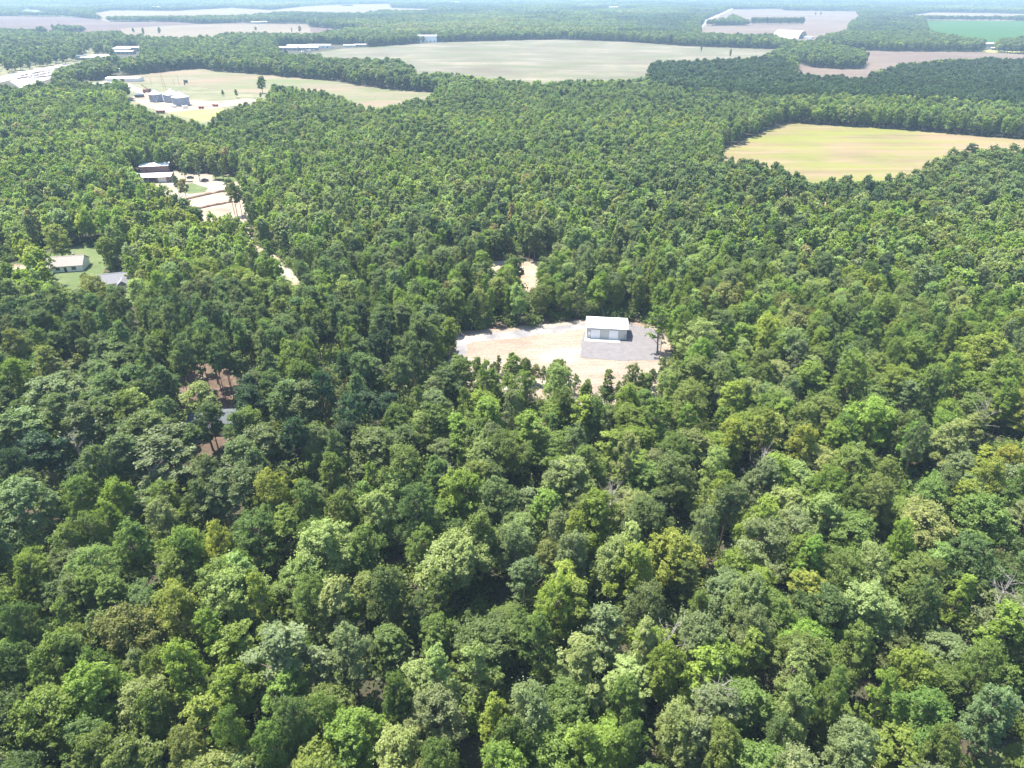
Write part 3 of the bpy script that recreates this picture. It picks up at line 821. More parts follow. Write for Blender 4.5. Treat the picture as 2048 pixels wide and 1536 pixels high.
for px in np.arange(915, 1325, 17):
    fy = np.interp(px, [915, 980, 1080, 1130, 1180, 1230, 1290, 1325], [745, 756, 768, 782, 818, 808, 786, 764])
    x, y = at(px + random.uniform(-6, 6), fy + random.uniform(-5, 9), 0)
    h = random.uniform(4.5, 8)
    trees.append(dict(x=x, y=y, kind=random.choice(['dome', 'tall', 'spread']), sr=h / 17 * random.uniform(0.8, 1.2), sh=h / 17, tone=random.choice(['mid', 'bright', 'olive', 'dark', 'mid']), pick=True))
# pines left standing in the pale lots and over the red straw
for px, py, h, k, tn in [(470, 430, 19, 'pine', 'pine'), (478, 445, 20, 'pine', 'olive'), (486, 440, 18, 'pine', 'pine'), (462, 350, 17, 'dome', 'rust'), (448, 362, 14, 'tall', 'olive'), (400, 362, 15, 'tall', 'grey'),
                     (372, 362, 14, 'tall', 'grey'), (360, 398, 13, 'pine', 'pine'), (378, 420, 17, 'pine', 'rust'), (432, 358, 16, 'dome', 'grey'), (505, 352, 17, 'dome', 'yellow'),
                     (1402, 104, 12, 'tall', 'dark'), (1460, 116, 14, 'tall', 'dark'), (447, 194, 7, 'dome', 'mid'), (474, 196, 9, 'dome', 'mid'),
                     (522, 197, 6, 'dome', 'olive'), (370, 172, 4, 'dome', 'mid'), (584, 66, 12, 'tall', 'dark'), (600, 68, 20, 'dome', 'grey'), (512, 63, 12, 'dome', 'dark'),
                     (1630, 32, 14, 'dome', 'dark'), (1641, 31, 14, 'dome', 'dark'), (1898, 42, 14, 'dome', 'mid'), (1845, 52, 14, 'dome', 'dark'), (268, 68, 15, 'dome', 'dark'), (288, 72, 17, 'dome', 'dark'), (320, 70, 17, 'dome', 'dark'),
                     (136, 35, 14, 'dome', 'dark'), (108, 64, 18, 'dome', 'dark'), (120, 60, 16, 'dome', 'dark')]:
    x, y = at(px, py, 0)
    trees.append(dict(x=x, y=y, kind=k, sr=h / SPEC[k]['H'] * 0.85, sh=h / SPEC[k]['H'], tone=tn, pick=True))
for px, py in [(362, 745), (377, 770), (392, 778), (398, 742), (415, 790), (424, 796), (436, 768), (446, 792), (455, 812), (462, 780), (408, 812), (385, 820), (330, 800), (318, 790), (340, 812), (327, 838), (260, 722), (214, 742), (222, 700),
               (240, 750), (352, 712), (380, 708), (420, 715), (446, 730), (470, 806)]:
    x, y = at(px, py, 0)
    trees.append(dict(x=x, y=y, kind='pine', sr=random.uniform(0.5, 0.8), sh=random.uniform(1.0, 1.2), tone='pine', pick=True))
# treed bits inside the far fields
def clump(pts, sp, h, tone, kind='dome', hh=0.0):
    P = poly(pts, hh)
    xs = [p[0] for p in P]; ys = [p[1] for p in P]
    gx, gy = np.meshgrid(np.arange(min(xs), max(xs), sp), np.arange(min(ys), max(ys), sp))
    gx = gx.ravel() + rng.uniform(-.35, .35, gx.size) * sp; gy = gy.ravel() + rng.uniform(-.35, .35, gy.size) * sp
    k = inside(P, gx, gy)
    for x, y in zip(gx[k], gy[k]):
        trees.append(dict(x=x, y=y, kind=kind, sr=sp / 7.5, sh=h / 17 * rng.uniform(0.8, 1.1), tone=tone if rng.random() < 0.7 else 'mid', pick=False))
clump([(1411, 51.5), (1455, 45), (1475, 45), (1500, 51.5)], 14, 17, 'dark')
clump([(1455, 46), (1460, 38), (1475, 40), (1482, 47)], 14, 17, 'mid')
for row in (48.2, 50.0):
    for px in np.arange(1503, 1606, 3.1):
        x, y = at(px + random.uniform(-1, 1), row, 0)
        trees.append(dict(x=x, y=y, kind='tall', sr=1.3, sh=1.15, tone='rust' if random.random() < 0.2 else 'dark', pick=False))
clump([(108, 64.5), (125, 61), (160, 61), (166, 64.5), (112, 66)], 14, 15, 'dark')
clump([(218, 44.2), (350, 43.6), (405, 47), (470, 45.5), (480, 40), (600, 42), (615, 47), (600, 41), (480, 39), (300, 41), (220, 42)], 16, 16, 'mid')
clump([(1760, 25.5), (1860, 22.5), (1865, 24), (1765, 28)], 16, 14, 'dark')
clump([(2020, 41), (2048, 38), (2080, 40), (2060, 42.5)], 14, 14, 'dark')
clump([(560, 188), (590, 187), (600, 190), (560, 194)], 6, 8, 'bright')

# far forest laid as blocks of many low trees
def patch_mesh(seed, W, sp, ntr):
    r = np.random.default_rng(seed)
    Vs, Fs, Lv = [], [], []
    off = 0
    n = int(W / sp)
    for i in range(n):
        for j in range(n):
            if r.random() < 0.06: continue
            cx, cy = (i + 0.5 + r.uniform(-.4, .4)) * sp - W / 2, (j + 0.5 + r.uniform(-.4, .4)) * sp - W / 2
            h = r.uniform(10.5, 18.5); R = sp * r.uniform(0.42, 0.68)
            k = ntr
            d = rand_dir(r, k, -0.3)
            C = np.array([cx, cy, h - R * 0.9]) + d * np.array([R, R, R * 0.95])
            C[:, 2] = np.minimum(C[:, 2], h)
            V, Fq = leaves(r, C, d + np.array([0, 0, .4]), R * 0.62)
            Vs.append(V); Fs.append(Fq + off); off += len(V)
            Lv.append(np.repeat(np.clip(r.normal(0.5, 0.16) + r.normal(0, 0.08, k), 0, 1), 4))
    return np_mesh('forest_block', np.concatenate(Vs), np.concatenate(Fs), [M['leaf']], np.concatenate(Lv))
PATCH_W = 64.0
PATCH = [patch_mesh(900 + i, PATCH_W, 9.2, 16) for i in range(4)]
PATCH2_W = 128.0
PATCH2 = [patch_mesh(950 + i, PATCH2_W, 13.0, 8) for i in range(3)]
patches = []
def patch_band(y0, y1, W, nset, base):
    for yy in np.arange(y0, y1, W):
        for xx in np.arange(-(yy * 0.86 + 150), yy * 0.86 + 150, W):
            cx, cy = xx + W / 2, yy + W / 2
            # skip or split where a field lies inside
            q = [(cx + dx * W * 0.42, cy + dy * W * 0.42) for dx in (-1, 0, 1) for dy in (-1, 0, 1)]
            hit = open_mask(np.array([a for a, b in q]), np.array([b for a, b in q]))
            if not hit.any():
                patches.append((cx, cy, base + random.randrange(nset), random.randrange(4)))
            elif not hit.all():
                sp = 11.0 if W < 100 else 16.0
                gx, gy = np.meshgrid(np.arange(cx - W / 2, cx + W / 2, sp), np.arange(cy - W / 2, cy + W / 2, sp))
                gx = gx.ravel() + rng.uniform(-.35, .35, gx.size) * sp; gy = gy.ravel() + rng.uniform(-.35, .35, gy.size) * sp
                k = ~open_mask(gx, gy)
                for x, y in zip(gx[k], gy[k]):
                    trees.append(dict(x=x, y=y, kind='dome', sr=sp / 7.5, sh=rng.uniform(0.75, 1.05), tone='mid' if rng.random() < 0.3 else 'dark' if rng.random() < 0.7 else 'pinedark', pick=False))
patch_band(1900, 3300, PATCH_W, 4, 0)
patch_band(3300, 11000, PATCH2_W, 3, 4)
print('trees', len(trees), 'patches', len(patches), 'proto tris', TRI)

# ------------------------------------------------------------------ the trees that show largest are things of their own
TX = np.array([t['x'] for t in trees]); TY = np.array([t['y'] for t in trees])
TH = np.array([SPEC[t['kind']]['H'] * t['sh'] for t in trees])
TR = np.array([SPEC[t['kind']]['R'] * t['sr'] for t in trees])
PXX, PYY, DEP = proj(TX, TY, TH * 0.8)
inview = (DEP > 1) & (PXX > -25) & (PXX < 2073) & (PYY > -10) & (PYY < 1575)
size = TR / np.maximum(DEP, 1)
isp = np.array([t['kind'] == 'pine' for t in trees])
chosen = set()
def choose(mask, n):
    idx = np.where(mask)[0]
    idx = idx[np.argsort(-(size[idx] + 0.012 * np.array([trees[i]['pick'] for i in idx])))][:n]
    chosen.update(int(i) for i in idx)
choose(inview & ~isp, 300)
choose(inview & isp, 300)

WORD = {'mid': 'mid green', 'bright': 'fresh bright green', 'yellow': 'yellow green', 'pale': 'pale silvery green', 'dark': 'deep green', 'olive': 'olive green', 'grey': 'grey green',
        'pine': 'dull green', 'pinedark': 'dark green', 'rust': 'rusty brown'}
FWORD = {'dome': 'rounded', 'tall': 'narrow upright', 'spread': 'broad spreading', 'pine': 'puffy crowned'}
ROWS = [(330, 'beside the fields'), (400, 'near the yellow field'), (460, 'far behind the clearing'), (520, 'well behind the clearing'), (580, 'some way behind the clearing'), (640, 'just behind the clearing'),
        (690, 'level with the white roof'), (740, 'level with the sand'), (800, 'level with the clearing front'), (860, 'just below the clearing'), (920, 'a little below the clearing'), (1000, 'in the upper near wood'),
        (1080, 'halfway down the near wood'), (1170, 'in the lower near wood'), (1270, 'well down the near wood'), (1370, 'in the third row up'), (1460, 'in the second row up'), (9999, 'along the bottom edge')]
def place_words(px, py):
    row = next(n for lim, n in ROWS if py < lim)
    cols = ['far left', 'left', 'centre left', 'centre', 'centre right', 'right', 'far right']
    return row, cols[int(np.clip(px / 2048 * 7, 0, 6))]
cells = {}
for i in chosen:
    t = trees[i]
    row, col = place_words(PXX[i], PYY[i])
    ht = 'tall' if t['sh'] > 0.98 else ('low' if t['sh'] < 0.84 else 'middling')
    cells.setdefault((ht, t['tone'], t['kind'], row, col), []).append(i)
ORD = ['first', 'second', 'third', 'fourth', 'fifth', 'sixth', 'seventh', 'eighth', 'ninth', 'tenth', 'eleventh', 'twelfth', 'thirteenth', 'fourteenth', 'fifteenth', 'sixteenth', 'seventeenth', 'eighteenth', 'nineteenth', 'twentieth']
FWORD = {'dome': 'rounded', 'tall': 'slender', 'spread': 'spreading', 'pine': 'puffy'}
LABEL = {}
for (ht, tone, kind, row, col), ids in cells.items():
    what = f"{ht} {FWORD[kind]} {WORD[tone]} {'pine' if kind == 'pine' else 'broadleaf'}"
    ids.sort(key=lambda i: PXX[i])
    for k, i in enumerate(ids):
        LABEL[i] = f"{what} {row}, {col}" + (f", {ORD[min(k, 19)]} from left" if len(ids) > 1 else '')
        if len(LABEL[i].split()) > 16: LABEL[i] = LABEL[i].replace('middling ', '').replace('fresh ', '').replace('silvery ', '')
        if len(LABEL[i].split()) > 16: LABEL[i] = LABEL[i].replace(' from left', '')

def crown_object(t, i):
    kind = t['kind']
    cm, tm = HI[kind][i % len(HI[kind])]
    pine = kind == 'pine'
    o = thing('pine_tree' if pine else 'broadleaf_tree', LABEL[i], 'tree', (t['x'], t['y'], 0), random.uniform(0, 6.28), 'pines of the wood' if pine else 'broadleaf trees of the wood')
    k1 = random.uniform(0.9, 1.1)
    o.scale = (t['sr'] * k1, t['sr'] / k1, t['sh'])
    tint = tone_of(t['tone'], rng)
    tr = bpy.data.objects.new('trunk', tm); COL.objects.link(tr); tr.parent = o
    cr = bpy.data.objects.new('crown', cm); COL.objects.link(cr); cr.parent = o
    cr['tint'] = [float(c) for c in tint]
    return o
for i in sorted(chosen): crown_object(trees[i], i)

# ------------------------------------------------------------------ all the other trees: one mass
def instancer(name, pts, meshes, label, kind='stuff'):
    """pts: list of (x, y, z, index, rz, sx, sy, sz, r, g, b)"""
    A = np.array(pts, dtype=np.float64)
    me = bpy.data.meshes.new(name)
    me.vertices.add(len(A)); me.vertices.foreach_set('co', A[:, :3].astype(np.float32).ravel())
    def attr(n, ty, data, key):
        a = me.attributes.new(n, ty, 'POINT'); a.data.foreach_set(key, data)
    attr('pick', 'INT', A[:, 3].astype(np.int32), 'value')
    rot = np.zeros((len(A), 3), np.float32); rot[:, 2] = A[:, 4]
    attr('turn', 'FLOAT_VECTOR', rot.ravel(), 'vector')
    attr('size', 'FLOAT_VECTOR', A[:, 5:8].astype(np.float32).ravel(), 'vector')
    attr('tint', 'FLOAT_VECTOR', A[:, 8:11].astype(np.float32).ravel(), 'vector')
    o = bpy.data.objects.new(name, me); COL.objects.link(o)
    tag(o, label, None, None, kind)
    ng = bpy.data.node_groups.new(name, 'GeometryNodeTree')
    ng.interface.new_socket('Geometry', in_out='INPUT', socket_type='NodeSocketGeometry')
    ng.interface.new_socket('Geometry', in_out='OUTPUT', socket_type='NodeSocketGeometry')
    gi = ng.nodes.new('NodeGroupInput'); go = ng.nodes.new('NodeGroupOutput')
    iop = ng.nodes.new('GeometryNodeInstanceOnPoints')
    jn = ng.nodes.new('GeometryNodeGeometryToInstance')
    coll = bpy.data.collections.new(name + '_kinds')
    for k, m in enumerate(meshes):
        coll.objects.link(bpy.data.objects.new('%s_%03d' % (name, k), m))
    ci = ng.nodes.new('GeometryNodeCollectionInfo')
    ci.inputs['Collection'].default_value = coll
    ci.inputs['Separate Children'].default_value = True
    ci.inputs['Reset Children'].default_value = True
    def na(n, ty):
        d = ng.nodes.new('GeometryNodeInputNamedAttribute'); d.data_type = ty; d.inputs['Name'].default_value = n
        return d.outputs['Attribute']
    L = ng.links.new
    L(gi.outputs[0], iop.inputs['Points'])
    L(ci.outputs[0], iop.inputs['Instance'])
    iop.inputs['Pick Instance'].default_value = True
    L(na('pick', 'INT'), iop.inputs['Instance Index'])
    e2r = ng.nodes.new('FunctionNodeEulerToRotation')
    L(na('turn', 'FLOAT_VECTOR'), e2r.inputs[0]); L(e2r.outputs[0], iop.inputs['Rotation'])
    L(na('size', 'FLOAT_VECTOR'), iop.inputs['Scale'])
    L(iop.outputs[0], go.inputs[0])
    md = o.modifiers.new('scatter', 'NODES'); md.node_group = ng
    return o

kinds = list(SPEC)
base_idx = {}
meshes = []
for kd in kinds:
    base_idx['hi', kd] = len(meshes)
    for cm, tm in HI[kd]: meshes += [cm, tm]
for L_, nm in ((MID, 'mid'), (LO, 'lo')):
    for kd in kinds:
        base_idx[nm, kd] = len(meshes)
        meshes += L_[kd]
pts = []
for i, t in enumerate(trees):
    if i in chosen: continue
    d = math.hypot(t['x'], t['y'])
    lod = 'hi' if d < 290 else ('mid' if d < 820 else 'lo')
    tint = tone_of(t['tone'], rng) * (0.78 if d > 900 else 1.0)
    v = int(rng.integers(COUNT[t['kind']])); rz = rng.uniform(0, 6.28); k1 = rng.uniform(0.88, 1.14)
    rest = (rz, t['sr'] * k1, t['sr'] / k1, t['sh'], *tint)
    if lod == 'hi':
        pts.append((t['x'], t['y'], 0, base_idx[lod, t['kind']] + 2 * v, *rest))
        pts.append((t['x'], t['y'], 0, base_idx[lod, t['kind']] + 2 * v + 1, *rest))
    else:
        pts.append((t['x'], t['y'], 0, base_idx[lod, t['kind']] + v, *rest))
pb = len(meshes)
meshes += PATCH + PATCH2
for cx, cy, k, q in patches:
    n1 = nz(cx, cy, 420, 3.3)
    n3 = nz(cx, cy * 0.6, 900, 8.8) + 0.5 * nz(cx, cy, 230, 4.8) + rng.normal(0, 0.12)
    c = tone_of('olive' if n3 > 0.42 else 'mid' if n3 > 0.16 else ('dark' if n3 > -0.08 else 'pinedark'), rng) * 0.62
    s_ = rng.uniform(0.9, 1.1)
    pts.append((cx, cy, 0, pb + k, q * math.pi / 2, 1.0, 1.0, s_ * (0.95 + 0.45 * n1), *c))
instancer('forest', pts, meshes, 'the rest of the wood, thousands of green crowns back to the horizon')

# undergrowth between the near trunks
UG = []
for i in range(3):
    r = np.random.default_rng(40 + i)
    C = r.normal(0, 1, (380, 3)) * np.array([1.1, 1.1, 0.55]) + np.array([0, 0, 1.2])
    C[:, 2] = np.clip(C[:, 2], 0.1, 3)
    V, Fq = leaves(r, C, np.tile([0, 0, 1.0], (380, 1)), 0.32)
    UG.append(np_mesh('undergrowth_plant', V, Fq, [M['leaf']], np.repeat(r.uniform(0.2, 0.8, 380), 4)))
X, Y = grid_points(18, 330, 4.2, 0.45)
k = ~open_mask(X, Y) & ~(zone_mask(THIN, X, Y) & (rng.uniform(0, 1, len(X)) < 0.85)) & (rng.uniform(0, 1, len(X)) < 0.75)
ug = [(x, y, 0, rng.integers(3), rng.uniform(0, 6.28), s_, s_, s_ * rng.uniform(0.7, 1.5), *((tone_of(random.choice(['mid', 'dark', 'dark', 'mid']), rng) * 0.8)))
      for x, y, s_ in zip(X[k], Y[k], rng.uniform(0.6, 1.6, k.sum()))]
instancer('undergrowth', ug, UG, 'low green undergrowth between the trunks')

# ------------------------------------------------------------------ buildings
def gable(name, label, cat, loc, rz, W, D, H, pitch, wallm, roofm, over=0.4, ridge=0.5, ribs=0.0, openings=(), group=None, base=0.0):
    """ridge along local x; front is local -y; openings: (part name, face, x centre, width, z0, z1, material)"""
    o = thing(name, label, cat, loc, rz, group)
    yr = -D / 2 + D * ridge
    zr = H + (D / 2) * pitch
    wl = MB().prism([(-D / 2, 0), (D / 2, 0), (D / 2, H), (yr, zr - 0.05), (-D / 2, H)], -W / 2, W / 2)
    wl.build('wall', wallm, o)
    t = 0.14
    def slope(ya, za, yb, zb_):
        ex = (yb - ya); ez = (zb_ - za); L = math.hypot(ex, ez); ex /= L; ez /= L
        y0, z0 = ya - ex * over, za - ez * over
        return [(y0, z0 + 0.02), (yb, zb_ + 0.02), (yb, zb_ + t), (y0, z0 + t)]
    rf = MB()
    rf.prism(slope(-D / 2, H, yr, zr), -W / 2 - over, W / 2 + over)
    rf.prism(slope(D / 2, H, yr + 0.003, zr), -W / 2 - over, W / 2 + over)
    if ribs:
        n = int((W + 2 * over) / ribs)
        for k in range(n + 1):
            x = -W / 2 - over + 0.03 + k * (W + 2 * over - 0.1) / n
            for ya in (-D / 2, D / 2):
                s_ = slope(ya, H, yr, zr)
                rf.prism([(s_[0][0], s_[0][1] + t - 0.02), (s_[1][0], s_[1][1] + t - 0.02), (s_[2][0], s_[2][1] + 0.05), (s_[3][0], s_[3][1] + 0.05)], x, x + 0.05)
    r = rf.build('roof', roofm, o)
    MB().prism([(yr - 0.3, zr + 0.06), (yr, zr + 0.22), (yr + 0.3, zr + 0.06), (yr, zr + 0.13)], -W / 2 - over - 0.02, W / 2 + over + 0.02).build('ridge_cap', M['trim'] if ribs else roofm, r)
    for nm, face, c, wd, z0, z1, mt in openings:
        mb = MB()
        if face == 'front': mb.box(c - wd / 2, c + wd / 2, -D / 2 - 0.06, -D / 2 + 0.02, z0, z1)
        elif face == 'left': mb.box(-W / 2 - 0.06, -W / 2 + 0.02, c - wd / 2, c + wd / 2, z0, z1)
        else: mb.box(W / 2 - 0.02, W / 2 + 0.06, c - wd / 2, c + wd / 2, z0, z1)
        mb.build(nm, mt, o)
    return o

# the metal building in the clearing
cx, cy = at(1213, 671, 0)
RZ = math.radians(-7)
b = gable('metal_building', 'white roofed grey green metal building with two white roller doors in the sandy clearing', 'building', (cx, cy + 1.5, 0.12), RZ, 14.4, 8.8, 4.3, 0.27,
          M['wall_green'], M['white_metal'], over=0.35, ribs=0.9,
          openings=[('window', 'front', -6.1, 0.9, 1.3, 2.5, M['door_white'])])
for cxo in (-3.9, 2.6):
    d = MB()
    for k in range(5): d.box(cxo - 1.65, cxo + 1.65, -4.4 - 0.07, -4.38, 0.05 + k * 0.68, 0.05 + k * 0.68 + 0.65)
    d.build('roller_door', M['door_white'], b)
    fr = MB(); fr.box(cxo - 1.8, cxo - 1.66, -4.49, -4.39, 0, 3.6); fr.box(cxo + 1.66, cxo + 1.8, -4.49, -4.39, 0, 3.6); fr.box(cxo - 1.65, cxo + 1.65, -4.49, -4.39, 3.46, 3.6)
    fr.build('door_frame', M['trim'], b)
MB().box(6.3, 7.15, -4.46, -4.39, 0.05, 2.1).build('door', M['trim'], b)
MB().box(-7.6, 7.6, -4.82, -4.68, 4.08, 4.22).build('gutter', M['white_metal'], b)
for x in (-7.1, 7.0): MB().box(x, x + 0.1, -4.52, -4.42, 0.1, 4.1).build('downpipe', M['white_metal'], b)
ap = MB().box(-7.7, 5.0, -7.0, -4.42, -0.11, 0.03).build('apron', M['concrete'], b)
ap2 = MB().box(-7.3, 7.3, -4.41, 4.5, -0.12, 0.0).build('slab', M['concrete'], b)

def pole(name, label, px, py, h, cross=True, lean=0.0, group=None, r=0.15):
    x, y = at(px, py, 0)
    o = thing(name, label, 'utility pole', (x, y, 0), random.uniform(-0.4, 0.4), group)
    MB().tube([(0, 0, -0.3), (lean * 0.5, 0, h * 0.5), (lean, 0, h)], [r, r * 0.85, r * 0.6], 8).build('pole', M['wood'], o)
    if cross:
        MB().box(lean - 1.1, lean + 1.1, -0.07, 0.05, h - 0.9, h - 0.76).build('crossarm', M['wood'], o)
        MB().lathe([(0.17, h - 2.4), (0.2, h - 2.3), (0.2, h - 1.6), (0.14, h - 1.5)], 10, lean + 0.33, 0).build('transformer', M['galv'], o)
    return o
pole('utility_pole', 'tall dark pole at the right edge of the gravel pad', 1319, 718, 10.5)

# white roofed sheds at the pale lots
cx, cy = at(306, 362, 0)
s2 = gable('long_shed', 'long white roofed shed with open dark front, nearer of the pair by the sandy lots', 'shed', (cx, cy, 0), math.radians(10), 25, 11, 3.8, 0.20, M['red_wall'], M['white_metal'], over=0.8, ribs=1.5,
           openings=[('bay', 'front', -8.5, 4, 0.1, 3.4, M['dark']), ('bay', 'front', -3.5, 4, 0.1, 3.4, M['dark']), ('bay', 'front', 1.5, 4, 0.1, 3.4, M['dark']), ('door', 'front', 7.5, 5, 0.1, 3.6, M['cream'])])
cx, cy = at(310, 344, 0)
gable('long_shed', 'white roofed dark red shed standing behind the longer shed', 'shed', (cx, cy + 3, 0), math.radians(12), 18, 10, 4.4, 0.22, M['red_wall'], M['white_metal'], over=0.5, ribs=1.5,
      openings=[('door', 'left', 0, 3.4, 0.1, 3.4, M['dark']), ('window', 'front', -5, 1.2, 1.2, 2.2, M['glass'])])

for k, (a, b_, lb) in enumerate([((372, 399), (464, 379), 'long low reddish bank of earth across the pale lot, nearer the sheds'), ((388, 419), (466, 404), 'long low reddish bank of earth across the pale lot, nearer the wood')]):
    xa, ya = at(*a, 0); xb, yb = at(*b_, 0)
    n = 14
    pts_ = [(xa + (xb - xa) * i / n - xa, ya + (yb - ya) * i / n - ya + random.uniform(-.5, .5), random.uniform(-0.1, 0.25)) for i in range(n + 1)]
    eb = MB().tube(pts_, [0.3] + [random.uniform(0.75, 1.25) for _ in range(n - 1)] + [0.3], 8).build('earth_bank', M['berm'])
    eb.location = (xa, ya, 0.0)
    tag(eb, lb, 'earth bank', 'earth banks on the pale lot')

# houses on the left
cx, cy = at(128, 540, 0)
h1 = gable('house', 'house with brown shingle roof and white gable beside the bright green tree', 'house', (cx, cy + 2, 0), math.radians(12), 17, 10, 2.9, 0.55, M['white_wall'], M['brown_roof'], over=0.5,
           openings=[('window', 'front', -5.5, 1.6, 0.9, 2.2, M['glass']), ('window', 'front', -1.5, 1.6, 0.9, 2.2, M['glass']), ('door', 'front', 1.5, 1.1, 0.1, 2.2, M['dark']), ('window', 'front', 5, 1.8, 0.9, 2.2, M['glass']), ('window', 'left', 0, 1.8, 0.9, 2.2, M['glass'])])
MB().box(3.5, 4.4, 1.2, 2.0, 3.5, 6.3).build('chimney', M['brown_roof'], h1)
pr = MB().prism([(-3.0, 2.5), (0, 4.3), (3.0, 2.5)], -9.4, -4.0)
g2 = MB().box(-8.2, -3.6, -8.4, -4.95, 0, 2.7).build('porch_wing', M['white_wall'], h1)
MB().add([(-8.6, -8.8, 2.7), (-3.2, -8.8, 2.7), (-5.9, -8.8, 4.3), (-8.6, -3.0, 2.7), (-3.2, -3.0, 2.7), (-5.9, -3.0, 4.3)], [(0, 1, 2), (3, 5, 4), (0, 2, 5, 3), (1, 4, 5, 2), (0, 3, 4, 1)]).build('porch_roof', M['brown_roof'], h1)
cx, cy = at(226, 575, 0)
h2 = gable('house', 'house with pale grey shingle roof half hidden behind a dark tree', 'house', (cx, cy + 2, 0), math.radians(20), 14, 9.5, 2.9, 0.55, M['cream'], M['grey_roof'], over=0.5,
           openings=[('window', 'front', -4, 1.6, 0.9, 2.2, M['glass']), ('window', 'front', 3, 1.6, 0.9, 2.2, M['glass']), ('door', 'front', 0, 1.0, 0.1, 2.2, M['dark']), ('garage_door', 'right', 0, 4.6, 0.1, 2.4, M['door_white'])])
MB().add([(2.0, -9.0, 2.9), (6.8, -9.0, 2.9), (4.4, -9.0, 4.8), (2.0, 0, 2.9), (6.8, 0, 2.9), (4.4, 0, 4.8)], [(0, 1, 2), (3, 5, 4), (0, 2, 5, 3), (1, 4, 5, 2), (0, 3, 4, 1)]).build('wing_roof', M['grey_roof'], h2)
MB().box(2.4, 6.4, -8.6, -4.8, 0, 2.88).build('wing', M['cream'], h2)
cx, cy = at(437, 858, 0)
h3 = gable('house', 'low house with blue grey roof glimpsed between the pines', 'house', (cx, cy + 1.5, 0), math.radians(4), 15, 9, 2.8, 0.42, M['cream'], M['blue_roof'], over=0.5,
           openings=[('window', 'front', -4, 1.6, 0.9, 2.2, M['glass']), ('window', 'front', 4, 1.6, 0.9, 2.2, M['glass']), ('door', 'front', 0, 1.0, 0.1, 2.2, M['dark'])])
MB().box(-3, -2.2, 0.5, 1.2, 3.2, 5.6).build('chimney', M['cream'], h3)

# grain bins
def grain_bin(px, py, R, H, label):
    x, y = at(px, py, 0)
    o = thing('grain_bin', label, 'grain bin', (x, y + R, 0), 0, 'galvanised grain bins')
    prof = []
    n = int(H / 0.8)
    for k in range(n):
        z = k * H / n
        prof += [(R, z), (R + 0.05, z + 0.1), (R + 0.05, z + H / n - 0.14), (R, z + H / n - 0.02)]
    MB().lathe(prof, 40).build('wall', M['galv'], o)
    rp = MB().lathe([(R + 0.25, H - 0.05), (R + 0.2, H + 0.1), (R * 0.1, H + R * 0.52), (R * 0.09, H + R * 0.52 + 0.7), (0.1, H + R * 0.52 + 1.0)], 40)
    rf = rp.build('roof', M['galv_roof'], o)
    rb = MB()
    for k in range(20):
        a = 2 * math.pi * k / 20
        rb.tube([(math.cos(a) * (R + 0.2), math.sin(a) * (R + 0.2), H + 0.13), (math.cos(a) * R * 0.12, math.sin(a) * R * 0.12, H + R * 0.52 + 0.02)], 0.06, 4)
    rb.build('roof_rib', M['galv'], rf)['kind'] = 'stuff'
    for k in range(5):
        a = 2 * math.pi * k / 5 + 0.4
        MB().box(math.cos(a) * R * 0.6 - 0.4, math.cos(a) * R * 0.6 + 0.4, math.sin(a) * R * 0.6 - 0.4, math.sin(a) * R * 0.6 + 0.4, H + R * 0.18, H + R * 0.32).build('roof_vent', M['galv'], o)
    ld = MB(); a = -1.9
    for dx in (-0.25, 0.25): ld.box(math.cos(a) * (R + 0.15) + dx - 0.03, math.cos(a) * (R + 0.15) + dx + 0.03, math.sin(a) * (R + 0.15) - 0.1, math.sin(a) * (R + 0.15), 0, H)
    for k in range(int(H / 0.4)): ld.box(math.cos(a) * (R + 0.15) - 0.25, math.cos(a) * (R + 0.15) + 0.25, math.sin(a) * (R + 0.15) - 0.07, math.sin(a) * (R + 0.15) - 0.03, k * 0.4, k * 0.4 + 0.05)
    ld.build('ladder', M['trim'], o)
    ta = -1.2
    MB().box(math.cos(ta) * R - 0.6, math.cos(ta) * R + 0.6, math.sin(ta) * R - 0.15, math.sin(ta) * R + 0.3, 0.3, 2.2).build('door', M['white_metal'], o)
    return o
grain_bin(308, 205, 7.0, 8.0, 'grain bin standing alone at the left end of the row')
grain_bin(339, 206, 8.6, 8.2, 'middle grain bin, partly hidden by its neighbour')
grain_bin(357, 213, 8.6, 8.6, 'nearest grain bin, right end of the row')
# auger, tank, machine and litter in the farmyard
x, y = at(303, 192, 0)
au = thing('grain_auger', 'dark sloping grain auger behind the leftmost bin', 'farm machine', (x, y, 0), 0.2)
MB().tube([(5, 0, 1.0), (-8, 0, 12.5)], 0.38, 8).build('tube', M['rust'], au)
MB().tube([(0, -1.6, 0.4), (-2.0, 0, 6.9), (0, 1.6, 0.4)], 0.12, 5).build('stand', M['rust'], au)
MB().box(4.4, 6.0, -0.8, 0.8, 0.2, 1.2).build('hopper', M['rust'], au)
for sy in (-1.6, 1.6): MB().prism([(sy + 0.55 * math.cos(t), 0.55 + 0.55 * math.sin(t)) for t in np.linspace(0, 5.7, 12)][:1] * 0 or [(sy - 0.15, 0), (sy + 0.15, 0), (sy + 0.15, 1.1), (sy - 0.15, 1.1)], -0.5, 0.5).build('wheel', M['dark'], au)
x, y = at(277, 195, 0)
tk = thing('stock_tank', 'low dark round tank left of the grain bins', 'tank', (x, y + 3, 0), 0)
MB().lathe([(5.2, 0), (5.3, 2.6), (5.0, 2.9), (3.2, 3.5), (0.5, 3.9)], 24).build('tank_wall', M['car_dark'], tk)
MB().lathe([(0.6, 3.85), (0.6, 4.2), (0.1, 4.3)], 12).build('hatch', M['galv'], tk)
x, y = at(294, 186, 0)
cb = thing('harvester', 'rusty dark red harvester parked behind the leftmost grain bin', 'farm machine', (x, y, 0), 0.3)
